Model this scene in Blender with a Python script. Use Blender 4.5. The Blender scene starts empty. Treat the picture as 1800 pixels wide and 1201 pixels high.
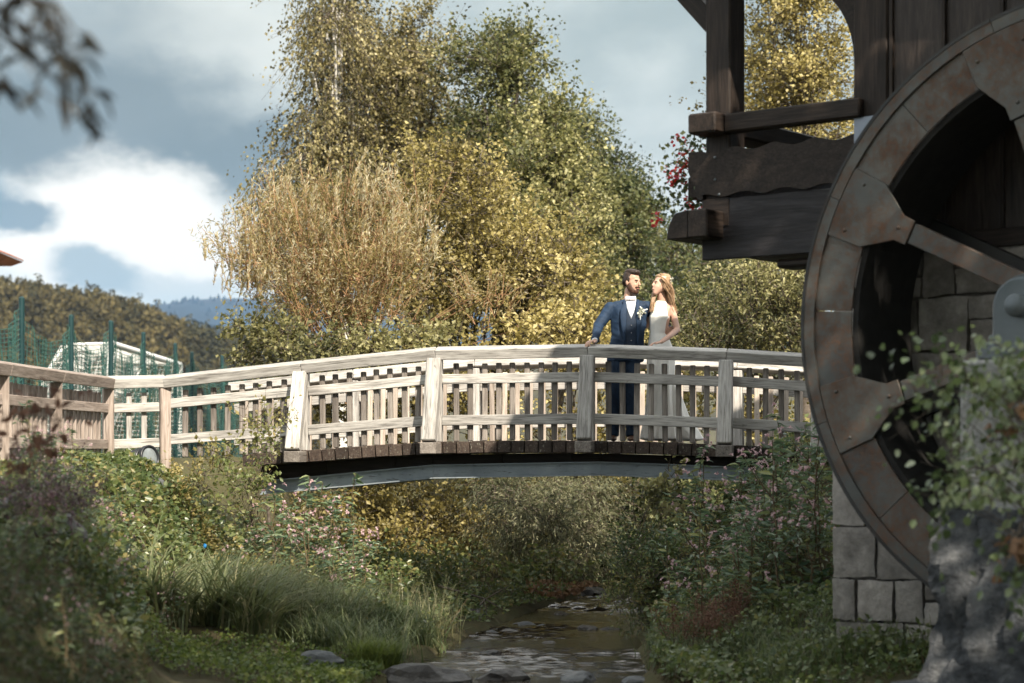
import bpy, bmesh, math, random
import numpy as np
from mathutils import Vector, Matrix, Euler, noise
R = math.radians
random.seed(7)
rng = np.random.default_rng(7)
sc = bpy.context.scene
COL = sc.collection

# ------------------------------------------------------------------ camera
EYE, F, HZ = 1.70, 3500.0, 800.0          # eye height above the water, focal length and horizon row of the 1800 px photo
cam = bpy.data.cameras.new('camera'); camo = bpy.data.objects.new('camera', cam); COL.objects.link(camo)
cam.sensor_width = 36; cam.lens = 70.0; cam.shift_y = 199.5/1800
cam.clip_start = 0.2; cam.clip_end = 30000
camo.location = (0, 0, EYE); camo.rotation_euler = (R(90), 0, 0)
cam.dof.use_dof = True; cam.dof.focus_distance = 21.1; cam.dof.aperture_fstop = 2.1; cam.dof.aperture_blades = 9
sc.camera = camo

# ------------------------------------------------------------------ sun, sky, exposure
SUN_AZ, SUN_EL = 25.0, 41.0                # degrees to the right of straight behind the camera; elevation
sd = Vector((math.sin(R(SUN_AZ))*math.cos(R(SUN_EL)), -math.cos(R(SUN_AZ))*math.cos(R(SUN_EL)), math.sin(R(SUN_EL))))
sun = bpy.data.lights.new('sun', 'SUN'); suno = bpy.data.objects.new('sun', sun); COL.objects.link(suno)
sun.energy = 4.8; sun.angle = R(0.53); sun.color = (1.0, 0.90, 0.75)
suno.rotation_euler = sd.to_track_quat('Z', 'Y').to_euler(); suno.location = (10, -20, 30)
sc.view_settings.view_transform = 'Standard'; sc.view_settings.look = 'None'
sc.view_settings.gamma = 1.0; sc.view_settings.use_curve_mapping = False
EXPO = 1.05
sc.view_settings.exposure = EXPO
SKYS = 0.10
HAZE = 0.00008
world = bpy.data.worlds.new('World'); sc.world = world; world.use_nodes = True
nt = world.node_tree; nt.nodes.clear(); NL = nt.links.new
def wn(t, **kw):
    n = nt.nodes.new(t)
    for k, v in kw.items(): setattr(n, k, v)
    return n
def wm(op, a, b=None, c=None):
    n = wn('ShaderNodeMath', operation=op)
    for i, v in enumerate((a, b, c)):
        if v is None: continue
        if isinstance(v, (int, float)): n.inputs[i].default_value = v
        else: NL(v, n.inputs[i])
    return n.outputs[0]
def wmix(f, a, b):
    n = wn('ShaderNodeMix', data_type='RGBA')
    for s, v in ((n.inputs[0], f), (n.inputs[6], a), (n.inputs[7], b)):
        if isinstance(v, (int, float)): s.default_value = v
        elif isinstance(v, tuple): s.default_value = (*v, 1)
        else: NL(v, s)
    return n.outputs[2]
sky = wn('ShaderNodeTexSky', sky_type='NISHITA', sun_disc=False)
sky.sun_elevation = R(SUN_EL); sky.sun_rotation = R(180-SUN_AZ); sky.altitude = 600; sky.air_density = 1.0; sky.dust_density = 1.5
tc = wn('ShaderNodeTexCoord'); sep = wn('ShaderNodeSeparateXYZ'); NL(tc.outputs['Generated'], sep.inputs[0])
def wnoise(scale, detail, rough=0.55, off=(0, 0, 0), sz=1.6):
    m = wn('ShaderNodeMapping'); m.inputs['Location'].default_value = off; m.inputs['Scale'].default_value = (1, 1, sz)
    NL(tc.outputs['Generated'], m.inputs[0])
    n = wn('ShaderNodeTexNoise'); n.inputs['Scale'].default_value = scale; n.inputs['Detail'].default_value = detail
    n.inputs['Roughness'].default_value = rough; NL(m.outputs[0], n.inputs['Vector'])
    return n.outputs['Fac']
az = wm('ARCTAN2', sep.outputs[0], sep.outputs[1])
el = wm('ARCSINE', sep.outputs[2])
w1, w2 = wnoise(9, 6, 0.6), wnoise(9, 6, 0.6, (3.1, 1.7, 5.2))
azw = wm('ADD', az, wm('MULTIPLY', wm('SUBTRACT', w1, 0.5), 0.10))
elw = wm('ADD', el, wm('MULTIPLY', wm('SUBTRACT', w2, 0.5), 0.07))
def bank(px, py, rx, ry, soft=1.0):
    """one bank of cloud at a compass bearing and height above the horizon: 1 inside, 0 outside"""
    a0, e0 = (px-900)/F, (HZ-py)/F
    dx = wm('DIVIDE', wm('SUBTRACT', azw, a0), rx/F); dy = wm('DIVIDE', wm('SUBTRACT', elw, e0), ry/F)
    d = wm('SQRT', wm('ADD', wm('MULTIPLY', dx, dx), wm('MULTIPLY', dy, dy)))
    n = wn('ShaderNodeMapRange', interpolation_type='SMOOTHSTEP')
    NL(d, n.inputs[0]); n.inputs[1].default_value = 1+0.45*soft; n.inputs[2].default_value = 1-0.45*soft
    n.inputs[3].default_value = 0; n.inputs[4].default_value = 1
    return n.outputs[0]
def sstep(x, a, b):
    n = wn('ShaderNodeMapRange', interpolation_type='SMOOTHSTEP'); NL(x, n.inputs[0])
    n.inputs[1].default_value = a; n.inputs[2].default_value = b
    return n.outputs[0]
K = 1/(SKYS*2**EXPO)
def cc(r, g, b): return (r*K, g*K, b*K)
col = sky.outputs[0]
col = wmix(sstep(wnoise(2.3, 4, 0.5, (0.4, 0.2, 0.9)), 0.30, 0.55), col, cc(.52, .62, .62))          # broad thin grey-teal layer
col = wmix(sstep(wnoise(5.5, 5, 0.5, (1.4, 2.2, 0.3)), 0.44, 0.68), col, cc(.74, .83, .84))              # paler folds in it
col = wmix(sstep(wnoise(3.1, 6, 0.55, (2.1, 5.3, 8.1)), 0.43, 0.56), col, cc(2.0, 1.98, 1.9))             # overbright cumulus added, mostly out of view, to lift the shade
col = wmix(sstep(wnoise(4.1, 5, 0.55, (7.4, 1.2, 2.3)), 0.60, 0.74), col, cc(.30, .40, .45))             # darker undersides
col = wmix(wm('MULTIPLY', bank(1000, 140, 1500, 420, 0.9), 0.93), col, wmix(sstep(wnoise(6.5, 6, 0.55, (4.4, 0.2, 6.3)), 0.36, 0.66), cc(.45, .525, .515), cc(.82, .865, .82)))   # high grey bank ahead
lowdark = wm('MULTIPLY', wm('MAXIMUM', bank(150, 250, 330, 100), bank(430, 270, 170, 70)), 0.85)
col = wmix(wm('MULTIPLY', bank(400, 90, 180, 110, 1.6), 0.85), col, cc(.86, .89, .83))
col = wmix(wm('MULTIPLY', bank(120, 100, 200, 80, 1.6), 0.6), col, cc(.20, .27, .295))
col = wmix(lowdark, col, cc(.18, .245, .27))
col = wmix(wm('MAXIMUM', bank(215, 400, 225, 115, 0.6), wm('MAXIMUM', bank(420, 440, 170, 85, 0.9), bank(120, 455, 190, 75, 0.7))), col, cc(1.2, 1.17, 1.08))
col = wmix(wm('MULTIPLY', bank(20, 385, 80, 42, 0.8), 0.9), col, cc(.22, .33, .40))
col = wmix(wm('MULTIPLY', bank(185, 485, 95, 34, 1.0), 0.85), col, cc(.36, .49, .56))
col = wmix(wm('MULTIPLY', bank(330, 500, 110, 30, 1.2), 0.55), col, cc(.45, .58, .64))
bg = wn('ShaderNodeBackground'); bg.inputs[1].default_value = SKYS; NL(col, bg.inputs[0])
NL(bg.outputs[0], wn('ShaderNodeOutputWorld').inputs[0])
world.cycles.sampling_method = 'MANUAL'; world.cycles.sample_map_resolution = 512

# ------------------------------------------------------------------ render settings
cy = sc.cycles
cy.use_denoising = True
try: cy.denoiser = 'OPENIMAGEDENOISE'; cy.denoising_input_passes = 'RGB_ALBEDO_NORMAL'; cy.denoising_prefilter = 'ACCURATE'
except Exception: pass
cy.use_adaptive_sampling = True; cy.adaptive_threshold = .02
cy.max_bounces = 5; cy.diffuse_bounces = 2; cy.glossy_bounces = 2; cy.transmission_bounces = 4; cy.transparent_max_bounces = 8
cy.volume_bounces = 0; cy.caustics_reflective = False; cy.caustics_refractive = False; cy.sample_clamp_indirect = 6
sc.render.use_persistent_data = False
# ------------------------------------------------------------------ helpers
WM = {}
def P(px, py, d):
    """point of the place seen at pixel (px, py) of the photo, d metres in front of the camera"""
    return Vector(((px-900)/F*d, d, EYE+(HZ-py)/F*d))
class Fr:
    """an upright reference frame: O on the ground plan, U along a wall, N out of it"""
    def __init__(s, O, ang):
        s.O = np.array(O, float); s.U = np.array((math.cos(ang), math.sin(ang))); s.N = np.array((math.sin(ang), -math.cos(ang)))
    def w(s, u, n, z): q = s.O+u*s.U+n*s.N; return Vector((q[0], q[1], z))
    def at(s, px, py, n):
        a = (px-900)/F; b = s.O+n*s.N
        u = (a*b[1]-b[0])/(s.U[0]-a*s.U[1]); Y = b[1]+u*s.U[1]
        return u, EYE+(HZ-py)/F*Y
    def U3(s): return Vector((s.U[0], s.U[1], 0))
    def N3(s): return Vector((s.N[0], s.N[1], 0))
def setparent(o, parent, M=None):
    M = M or Matrix.Identity(4)
    if parent is not None:
        o.parent = parent; o.matrix_parent_inverse = WM[parent.name].inverted()
    o.matrix_basis = M; WM[o.name] = M
def tag(o, label=None, cat=None, group=None, kind=None):
    if label: o['label'] = label
    if cat: o['category'] = cat
    if group: o['group'] = group
    if kind: o['kind'] = kind
    return o
def thing(name, loc, label, cat, group=None):
    o = bpy.data.objects.new(name, None); COL.objects.link(o); o.empty_display_size = 0.2
    setparent(o, None, Matrix.Translation(loc)); return tag(o, label, cat, group)
def group_part(name, loc, parent):
    o = bpy.data.objects.new(name, None); COL.objects.link(o); setparent(o, parent, Matrix.Translation(loc)); return o
def put(name, me, parent=None, M=None):
    o = bpy.data.objects.new(name, me); COL.objects.link(o); setparent(o, parent, M); return o
def fast(name, V, Fc, mat=None, smooth=False, attr=None):
    """mesh from numpy arrays, all faces with the same number of corners"""
    V = np.asarray(V, np.float32); Fc = np.asarray(Fc, np.int32); m, k = Fc.shape
    me = bpy.data.meshes.new(name)
    me.vertices.add(len(V)); me.vertices.foreach_set('co', V.ravel())
    me.loops.add(m*k); me.loops.foreach_set('vertex_index', Fc.ravel())
    me.polygons.add(m); me.polygons.foreach_set('loop_start', np.arange(0, m*k, k, dtype=np.int32))
    me.update(calc_edges=True)
    if smooth: me.polygons.foreach_set('use_smooth', np.ones(m, bool))
    if attr is not None:
        a = me.attributes.new('tint', 'FLOAT', 'POINT'); a.data.foreach_set('value', np.asarray(attr, np.float32))
    if mat: me.materials.append(mat)
    return me
def pyd(name, V, Fc, mat=None, smooth=False):
    me = bpy.data.meshes.new(name); me.from_pydata([tuple(v) for v in V], [], Fc); me.update()
    if smooth: me.polygons.foreach_set('use_smooth', np.ones(len(me.polygons), bool))
    if mat: me.materials.append(mat)
    return me
def bm_mesh(name, bm, mat, smooth=False):
    me = bpy.data.meshes.new(name); bmesh.ops.recalc_face_normals(bm, faces=bm.faces); bm.to_mesh(me); bm.free()
    if smooth: me.polygons.foreach_set('use_smooth', np.ones(len(me.polygons), bool))
    if mat: me.materials.append(mat)
    return me
_boxes = {}
def box_me(l, w, h, mat, bev=0.006):
    k = (round(l, 3), round(w, 3), round(h, 3), mat.name, bev)
    if k not in _boxes:
        bm = bmesh.new(); bmesh.ops.create_cube(bm, size=1)
        for v in bm.verts: v.co = Vector((v.co.x*l, v.co.y*w, v.co.z*h))
        if bev: bmesh.ops.bevel(bm, geom=bm.edges[:], offset=min(bev, 0.3*min(l, w, h)), segments=1, affect='EDGES')
        _boxes[k] = bm_mesh('bar', bm, mat)
    return _boxes[k]
def axes(p0, p1, up):
    x = (Vector(p1)-Vector(p0)); L = x.length; x.normalize()
    y = Vector(up).cross(x); y.normalize(); z = x.cross(y)
    return Matrix(((x.x, y.x, z.x, 0), (x.y, y.y, z.y, 0), (x.z, y.z, z.z, 0), (0, 0, 0, 1))), L
def bar(name, p0, p1, w, h, mat, parent, up=(0, 0, 1), bev=0.006):
    """square-edged bar from p0 to p1, h thick along up, w thick across; its own x runs along the grain"""
    Rm, L = axes(p0, p1, up)
    return put(name, box_me(L, w, h, mat, bev), parent, Matrix.Translation((Vector(p0)+Vector(p1))/2) @ Rm)
def prism(poly, p, ex, ey, ez, depth, name, mat, bev=0.0):
    """outline poly in the plane (ex, ey) at p, made depth thick along ez"""
    bm = bmesh.new(); ex, ey, ez = Vector(ex), Vector(ey), Vector(ez); p = Vector(p)
    f = bm.faces.new([bm.verts.new(p+ex*a+ey*b) for a, b in poly])
    r = bmesh.ops.extrude_face_region(bm, geom=[f])
    bmesh.ops.translate(bm, verts=[v for v in r['geom'] if isinstance(v, bmesh.types.BMVert)], vec=ez*depth)
    if bev: bmesh.ops.bevel(bm, geom=bm.edges[:], offset=bev, segments=1, affect='EDGES')
    return bm_mesh(name, bm, mat)
def tubes(P0, P1, r0, r1, sides=4):
    """many straight tapered tubes at once -> V, F"""
    P0 = np.asarray(P0, float); P1 = np.asarray(P1, float); n = len(P0)
    d = P1-P0; d /= np.linalg.norm(d, axis=1, keepdims=True)+1e-9
    ref = np.where(np.abs(d[:, 2:3]) < .9, np.array([[0, 0, 1.]]), np.array([[1., 0, 0]]))
    a = np.cross(d, ref); a /= np.linalg.norm(a, axis=1, keepdims=True)+1e-9; b = np.cross(d, a)
    r0 = np.broadcast_to(np.asarray(r0, float), (n,))[:, None]; r1 = np.broadcast_to(np.asarray(r1, float), (n,))[:, None]
    V = []
    for Q, r in ((P0, r0), (P1, r1)):
        for i in range(sides):
            t = 2*math.pi*i/sides; V.append(Q+(a*math.cos(t)+b*math.sin(t))*r)
    V = np.stack(V, 1).reshape(-1, 3)
    base = (np.arange(n)*2*sides)[:, None, None]
    Fq = np.array([[i, (i+1) % sides, sides+(i+1) % sides, sides+i] for i in range(sides)])[None]
    return V, (base+Fq).reshape(-1, 4)
def pathtube(pts, radii, sides=8, cap=True):
    """one smooth tapered tube along a list of points -> V, F (quads)"""
    pts = [Vector(p) for p in pts]; V = []; Fq = []; prev = None
    for i, p in enumerate(pts):
        t = (pts[min(i+1, len(pts)-1)]-pts[max(i-1, 0)]).normalized()
        a = t.orthogonal().normalized() if prev is None else (prev-t*prev.dot(t)).normalized()
        prev = a; b = t.cross(a)
        for k in range(sides):
            q = 2*math.pi*k/sides; V.append(p+(a*math.cos(q)+b*math.sin(q))*radii[i])
    for i in range(len(pts)-1):
        for k in range(sides):
            Fq.append((i*sides+k, i*sides+(k+1) % sides, (i+1)*sides+(k+1) % sides, (i+1)*sides+k))
    return np.array([tuple(v) for v in V]), np.array(Fq)
def merge(*vf):
    V = []; Fc = []; o = 0
    for v, f in vf:
        V.append(np.asarray(v)); Fc.append(np.asarray(f)+o); o += len(v)
    return np.concatenate(V), np.concatenate(Fc)
def unit(v): return v/(np.linalg.norm(v, axis=-1, keepdims=True)+1e-9)
def smooth01(t): t = np.clip(t, 0, 1); return t*t*(3-2*t)
# leaf outlines: (along, across, up)
KITE = (np.array([[0, 0, 0], [.45, -.5, .10], [1, 0, -.06], [.45, .5, .10]]), np.array([[0, 1, 2], [0, 2, 3]]))
LANCE = (np.array([[0, 0, 0], [.3, -.5, .10], [.65, -.36, .03], [1, 0, -.16], [.65, .36, .03], [.3, .5, .10], [.5, 0, -.02]]),
         np.array([[0, 1, 6], [1, 2, 6], [2, 3, 6], [3, 4, 6], [4, 5, 6], [5, 0, 6]]))
OVAL = (np.array([[0, 0, 0], [.18, -.36, .06], [.5, -.5, .09], [.82, -.28, .02], [1, 0, -.08], [.82, .28, .02], [.5, .5, .09], [.18, .36, .06], [.5, 0, 0]]),
        np.array([[0, 1, 8], [1, 2, 8], [2, 3, 8], [3, 4, 8], [4, 5, 8], [5, 6, 8], [6, 7, 8], [7, 0, 8]]))
def leaves(pos, axis, size, aspect, tint, shape=KITE, up=None):
    """many leaves at once: pos N3, axis N3 (base to tip), size N, aspect = width/length -> V, F, tint per vertex"""
    pos = np.asarray(pos, float); n = len(pos); ax = unit(np.asarray(axis, float))
    ref = unit(rng.normal(size=(n, 3))*.8+(np.array([0, 0, 1.]) if up is None else up))
    sd_ = unit(np.cross(ax, ref)); nm = np.cross(sd_, ax)
    T, Ft = shape; size = np.broadcast_to(np.asarray(size, float), (n,)); aspect = np.broadcast_to(np.asarray(aspect, float), (n,))
    V = (pos[:, None]+ax[:, None]*(T[None, :, 0:1]*size[:, None, None])
         + sd_[:, None]*(T[None, :, 1:2]*(size*aspect)[:, None, None])+nm[:, None]*(T[None, :, 2:3]*size[:, None, None]))
    k = len(T)
    return V.reshape(-1, 3), ((np.arange(n)*k)[:, None, None]+Ft[None]).reshape(-1, 3), np.repeat(np.asarray(tint, float), k)
# ------------------------------------------------------------------ materials (all procedural)
class NT:
    def __init__(s, name):
        s.m = bpy.data.materials.new(name); s.m.use_nodes = True; s.t = s.m.node_tree; s.t.nodes.clear()
        s.out = s.n('ShaderNodeOutputMaterial'); s.m.use_fake_user = False
    def n(s, t, **kw):
        q = s.t.nodes.new(t)
        for k, v in kw.items(): setattr(q, k, v)
        return q
    def l(s, a, b): s.t.links.new(a, b)
    def set(s, sock, v):
        if v is None: return
        if isinstance(v, (int, float)): sock.default_value = v
        elif isinstance(v, (tuple, list)): sock.default_value = (*v, 1) if len(v) == 3 and sock.type == 'RGBA' else v
        else: s.l(v, sock)
    def math(s, op, a, b=None):
        q = s.n('ShaderNodeMath', operation=op); s.set(q.inputs[0], a); s.set(q.inputs[1], b); return q.outputs[0]
    def mix(s, f, a, b):
        q = s.n('ShaderNodeMix', data_type='RGBA'); s.set(q.inputs[0], f); s.set(q.inputs[6], a); s.set(q.inputs[7], b); return q.outputs[2]
    def coord(s, scale=(1, 1, 1), per_object=True, which='Object'):
        c = s.n('ShaderNodeTexCoord').outputs[which]
        if per_object:
            r = s.n('ShaderNodeObjectInfo').outputs['Random']; v = s.n('ShaderNodeVectorMath', operation='ADD')
            cb = s.n('ShaderNodeCombineXYZ')
            for i, k in enumerate((37.0, 91.0, 53.0)): s.l(s.math('MULTIPLY', r, k), cb.inputs[i])
            s.l(c, v.inputs[0]); s.l(cb.outputs[0], v.inputs[1]); c = v.outputs[0]
        m = s.n('ShaderNodeMapping'); m.inputs['Scale'].default_value = scale; s.l(c, m.inputs[0]); return m.outputs[0]
    def noise(s, vec, scale, detail=5, rough=.6, dist=0.0):
        q = s.n('ShaderNodeTexNoise'); q.inputs['Scale'].default_value = scale; q.inputs['Detail'].default_value = detail
        q.inputs['Roughness'].default_value = rough; q.inputs['Distortion'].default_value = dist
        s.l(vec, q.inputs['Vector']); return q.outputs['Fac']
    def ramp(s, fac, stops):
        q = s.n('ShaderNodeValToRGB'); cr = q.color_ramp
        while len(cr.elements) < len(stops): cr.elements.new(0.5)
        for e, (p, c) in zip(cr.elements, stops): e.position = p; e.color = (*c, 1) if len(c) == 3 else c
        s.l(fac, q.inputs[0]); return q.outputs[0]
    def bump(s, h, strength=.4, dist=.01):
        q = s.n('ShaderNodeBump'); q.inputs['Strength'].default_value = strength; q.inputs['Distance'].default_value = dist
        s.l(h, q.inputs['Height']); return q.outputs[0]
    def pbr(s, col, rough=.6, metal=0.0, nrm=None, spec=.4, **kw):
        q = s.n('ShaderNodeBsdfPrincipled'); s.set(q.inputs['Base Color'], col); s.set(q.inputs['Roughness'], rough)
        s.set(q.inputs['Metallic'], metal); s.set(q.inputs['Specular IOR Level'], spec)
        if nrm is not None: s.l(nrm, q.inputs['Normal'])
        for k, v in kw.items(): s.set(q.inputs[k], v)
        return q.outputs[0]
    def done(s, sh): s.l(sh, s.out.inputs[0]); return s.m
def wood(name, dark, mid, light, var=.25, rough=.75, fine=1.0, specks=None, bump=.5):
    t = NT(name); v = t.coord((1.3, 22*fine, 22*fine)); g = t.noise(v, 3.0, 7, .65, .6)
    g2 = t.noise(t.coord((.6, 5, 5)), 2.2, 4, .55, 1.2)
    c = t.ramp(t.math('ADD', t.math('MULTIPLY', g, .6), t.math('MULTIPLY', g2, .4)), [(.36, dark), (.5, mid), (.63, light)])
    crk = t.ramp(t.noise(t.coord((.9, 34*fine, 34*fine)), 2.0, 3, .5, .3), [(.30, (.75, .75, .75)), (.37, (0, 0, 0))])
    c = t.mix(crk, c, tuple(x*.45 for x in dark))
    kn = t.ramp(t.noise(t.coord((2.2, 7, 7)), 1.6, 2, .5, 2.0), [(.68, (0, 0, 0)), (.76, (.8, .8, .8))])
    c = t.mix(kn, c, dark)
    r = t.n('ShaderNodeObjectInfo').outputs['Random']
    hsv = t.n('ShaderNodeHueSaturation'); t.l(c, hsv.inputs['Color'])
    t.l(t.math('ADD', t.math('MULTIPLY', r, 2*var), 1-var), hsv.inputs['Value']); c = hsv.outputs[0]
    if specks:
        c = t.mix(t.ramp(t.noise(t.coord(), 38, 3, .7), [(.60, (0, 0, 0)), (.70, (1, 1, 1))]), c, specks)
    return t.done(t.pbr(c, rough, nrm=t.bump(g, bump, .006), spec=.25))
M = {}
M['wood'] = wood('weathered_wood', (.15, .14, .13), (.40, .38, .355), (.56, .54, .51), .18)
M['picket'] = wood('grey_picket', (.10, .085, .075), (.20, .175, .155), (.31, .28, .25), .28)  # weathered grey-brown, with the near railing's shade put into the tone
M['picket_far_lit'] = wood('sunlit_picket', (.26, .21, .175), (.42, .355, .30), (.54, .47, .41), .22)  # paler copy: sunlight on the far pickets put into the colour
M['wood_brown'] = wood('brown_wood', (.17, .135, .112), (.30, .245, .21), (.42, .36, .32), .2)
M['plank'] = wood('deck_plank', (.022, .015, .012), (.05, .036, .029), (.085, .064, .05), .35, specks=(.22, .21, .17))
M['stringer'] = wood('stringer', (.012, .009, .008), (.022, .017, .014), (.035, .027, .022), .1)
M['timber'] = wood('mill_timber', (.011, .008, .0065), (.025, .018, .0145), (.048, .034, .027), .2, .6)
M['panel'] = wood('mill_panel', (.013, .0115, .013), (.024, .022, .024), (.040, .036, .040), .12, .5, .6)
M['board'] = wood('mill_board', (.016, .011, .009), (.030, .022, .018), (.050, .038, .031), .2, .40, .5)
def stone(name, cols, scale=4.0, rough=.85, bump=.7, var=.25, bd=.03):
    t = NT(name); v = t.coord(); a = t.noise(v, scale, 8, .65); b = t.noise(v, scale*6, 6, .7)
    c = t.ramp(a, [(.3, cols[0]), (.5, cols[1]), (.7, cols[2])])
    c = t.mix(t.ramp(b, [(.35, (0, 0, 0)), (.75, (.5, .5, .5))]), c, tuple(x*.45 for x in cols[0]))
    r = t.n('ShaderNodeObjectInfo').outputs['Random']; h = t.n('ShaderNodeHueSaturation'); t.l(c, h.inputs['Color'])
    t.l(t.math('ADD', t.math('MULTIPLY', r, 2*var), 1-var), h.inputs['Value'])
    hh = t.math('ADD', a, t.math('MULTIPLY', b, .5))
    return t.done(t.pbr(h.outputs[0], rough, nrm=t.bump(hh, bump, bd), spec=.25))
M['stone'] = stone('sandstone_block', ((.19, .175, .16), (.33, .305, .28), (.45, .42, .385)), 3.5, bump=1.0, bd=.02)
M['mortar'] = stone('mortar', ((.09, .083, .076), (.13, .12, .11), (.18, .165, .15)), 6)
M['rock'] = stone('rock', ((.075, .08, .085), (.135, .14, .145), (.22, .22, .22)), 2.6, var=.35)
M['rock_wet'] = stone('wet_rock', ((.035, .032, .03), (.07, .064, .06), (.12, .11, .10)), 5, rough=.35, var=.3)
M['pier'] = stone('pier_rock', ((.040, .045, .052), (.12, .127, .138), (.27, .275, .28)), 5.5, var=.05, bump=1.0, bd=.09)
M['concrete'] = stone('concrete', ((.20, .20, .195), (.30, .30, .29), (.40, .395, .38)), 5, bump=.3)
def steel():
    t = NT('painted_steel'); v = t.coord(); a = t.noise(v, 3, 6, .6); b = t.noise(t.coord((1, 1, 6)), 9, 5, .7)
    c = t.ramp(a, [(.3, (.20, .235, .265)), (.6, (.30, .34, .37)), (.8, (.38, .41, .43))])
    c = t.mix(t.ramp(b, [(.58, (0, 0, 0)), (.68, (.8, .8, .8))]), c, (.05, .048, .045))
    return t.done(t.pbr(c, .45, .25, t.bump(b, .15, .004), .5))
M['steel'] = steel()
def rusty(name, base, base2, rust, amount=.52):
    t = NT(name); v = t.coord(per_object=True); a = t.noise(v, 3.2, 8, .68); b = t.noise(v, 26, 8, .75); d = t.noise(v, 1.4, 6, .6)
    c = t.ramp(d, [(.35, base), (.65, base2)])
    f = t.ramp(t.math('ADD', t.math('MULTIPLY', a, .6), t.math('MULTIPLY', b, .4)), [(amount-.05, (0, 0, 0)), (amount+.12, (1, 1, 1))])
    c = t.mix(f, c, t.ramp(b, [(.35, tuple(x*.4 for x in rust)), (.6, rust), (.8, tuple(x*1.6 for x in rust))]))
    return t.done(t.pbr(c, t.math('ADD', t.math('MULTIPLY', f, .35), .42), .35, t.bump(b, .5, .006), .5))
M['rust'] = rusty('rusty_plate', (.060, .064, .063), (.105, .099, .086), (.12, .06, .034), .495)
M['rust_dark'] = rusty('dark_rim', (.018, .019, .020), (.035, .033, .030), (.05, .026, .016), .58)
M['iron'] = rusty('bearing_iron', (.08, .098, .108), (.15, .17, .185), (.07, .05, .035), .60)
def plain(name, col, rough=.6, metal=0, var=.0, ns=8, spec=.4, bumpy=0, **kw):
    t = NT(name); v = t.coord(); a = t.noise(v, ns, 5, .6)
    c = t.ramp(a, [(.3, tuple(x*(1-var) for x in col)), (.7, tuple(min(1, x*(1+var)) for x in col))])
    return t.done(t.pbr(c, rough, metal, t.bump(a, bumpy, .01) if bumpy else None, spec, **kw))
M['black'] = plain('black_enamel', (.018, .02, .024), .35, var=.3)
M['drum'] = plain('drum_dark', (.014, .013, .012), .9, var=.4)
M['glass'] = plain('lamp_glass', (.16, .18, .19), .1, var=.4, ns=3, spec=.8)
M['white_metal'] = plain('white_tube', (.72, .72, .70), .4, var=.08)
M['white_net'] = plain('white_cord', (.70, .71, .69), .8, var=.1)
M['green_net'] = plain('green_cord', (.035, .11, .095), .8, var=.25)
M['green_post'] = plain('green_post', (.007, .034, .037), .45, var=.2)
M['roof_tile'] = plain('clay_tile', (.34, .13, .075), .8, var=.3, ns=5)
M['plaster'] = plain('plaster', (.62, .58, .50), .9, var=.06)
M['slate'] = plain('shingle', (.06, .05, .045), .8, var=.4)
def leafmat(name, stops, trans=.35, rough=.45, spec=.35, vein=0.0):
    if name in ('birch_leaf', 'tree_leaf', 'hazel_leaf', 'willow_leaf', 'olive_leaf'):
        stops = [(q, tuple(.91*x+.09*(.3*c[0]+.6*c[1]+.1*c[2]) for x in c)) for q, c in stops]
    t = NT(name); a = t.n('ShaderNodeAttribute', attribute_name='tint').outputs['Fac']
    c = t.ramp(a, stops)
    p = t.pbr(c, rough, spec=spec)
    tr = t.n('ShaderNodeBsdfTranslucent'); q = t.n('ShaderNodeHueSaturation'); t.l(c, q.inputs['Color'])
    q.inputs['Value'].default_value = 1.5; q.inputs['Saturation'].default_value = 1.1; t.l(q.outputs[0], tr.inputs[0])
    mx = t.n('ShaderNodeMixShader'); mx.inputs[0].default_value = trans; t.l(p, mx.inputs[1]); t.l(tr.outputs[0], mx.inputs[2])
    return t.done(mx.outputs[0])
def st(*c): n = len(c); return [(i/(n-1), q) for i, q in enumerate(c)]
L = {}
L['birch'] = leafmat('birch_leaf', st((.038, .035, .014), (.10, .09, .033), (.24, .20, .07), (.50, .43, .21)))
L['maple'] = leafmat('tree_leaf', st((.032, .04, .016), (.09, .10, .034), (.21, .205, .068), (.50, .46, .21)))
L['green'] = leafmat('dark_tree_leaf', st((.03, .042, .023), (.07, .09, .038), (.13, .14, .06), (.23, .225, .10)))
L['hazel'] = leafmat('hazel_leaf', st((.07, .058, .02), (.19, .155, .045), (.36, .295, .09), (.58, .49, .22)))
L['willow'] = leafmat('willow_leaf', st((.12, .115, .035), (.26, .215, .075), (.42, .33, .13), (.62, .58, .42)), .35)
L['greywillow'] = leafmat('grey_willow_leaf', st((.06, .072, .042), (.15, .16, .09), (.25, .25, .15), (.38, .37, .23)))
L['olive'] = leafmat('olive_leaf', st((.06, .065, .03), (.13, .13, .05), (.24, .22, .085), (.40, .37, .17)))
L['bramble'] = leafmat('bramble_leaf', st((.036, .06, .025), (.085, .12, .045), (.16, .185, .065), (.30, .24, .10)), .35, .36, .55)
L['balsam'] = leafmat('balsam_leaf', st((.05, .09, .052), (.10, .155, .088), (.17, .22, .12), (.27, .28, .10)), .3, .33, .6)
L['pink'] = leafmat('pink_petal', st((.42, .26, .29), (.55, .38, .40), (.66, .52, .53)), .4)
L['red'] = leafmat('red_petal', st((.50, .035, .03), (.62, .07, .04), (.55, .06, .12)), .3)
L['grass'] = leafmat('grass_blade', st((.05, .075, .03), (.10, .13, .055), (.17, .19, .09), (.30, .27, .15)), .3)
L['lime'] = leafmat('low_plant_leaf', st((.05, .075, .022), (.09, .125, .034), (.15, .185, .05), (.26, .28, .09)))
L['dead'] = leafmat('dry_leaf', st((.10, .055, .03), (.20, .11, .06), (.32, .20, .12), (.42, .28, .18)), .2, .7)
L['dock'] = leafmat('dry_seed_head', st((.10, .05, .035), (.17, .09, .06), (.24, .14, .10)), .2, .8)
L['ivy'] = leafmat('shrub_leaf', st((.045, .07, .028), (.10, .14, .055), (.20, .25, .11), (.44, .48, .32)), .3, .3, .7)
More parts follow.
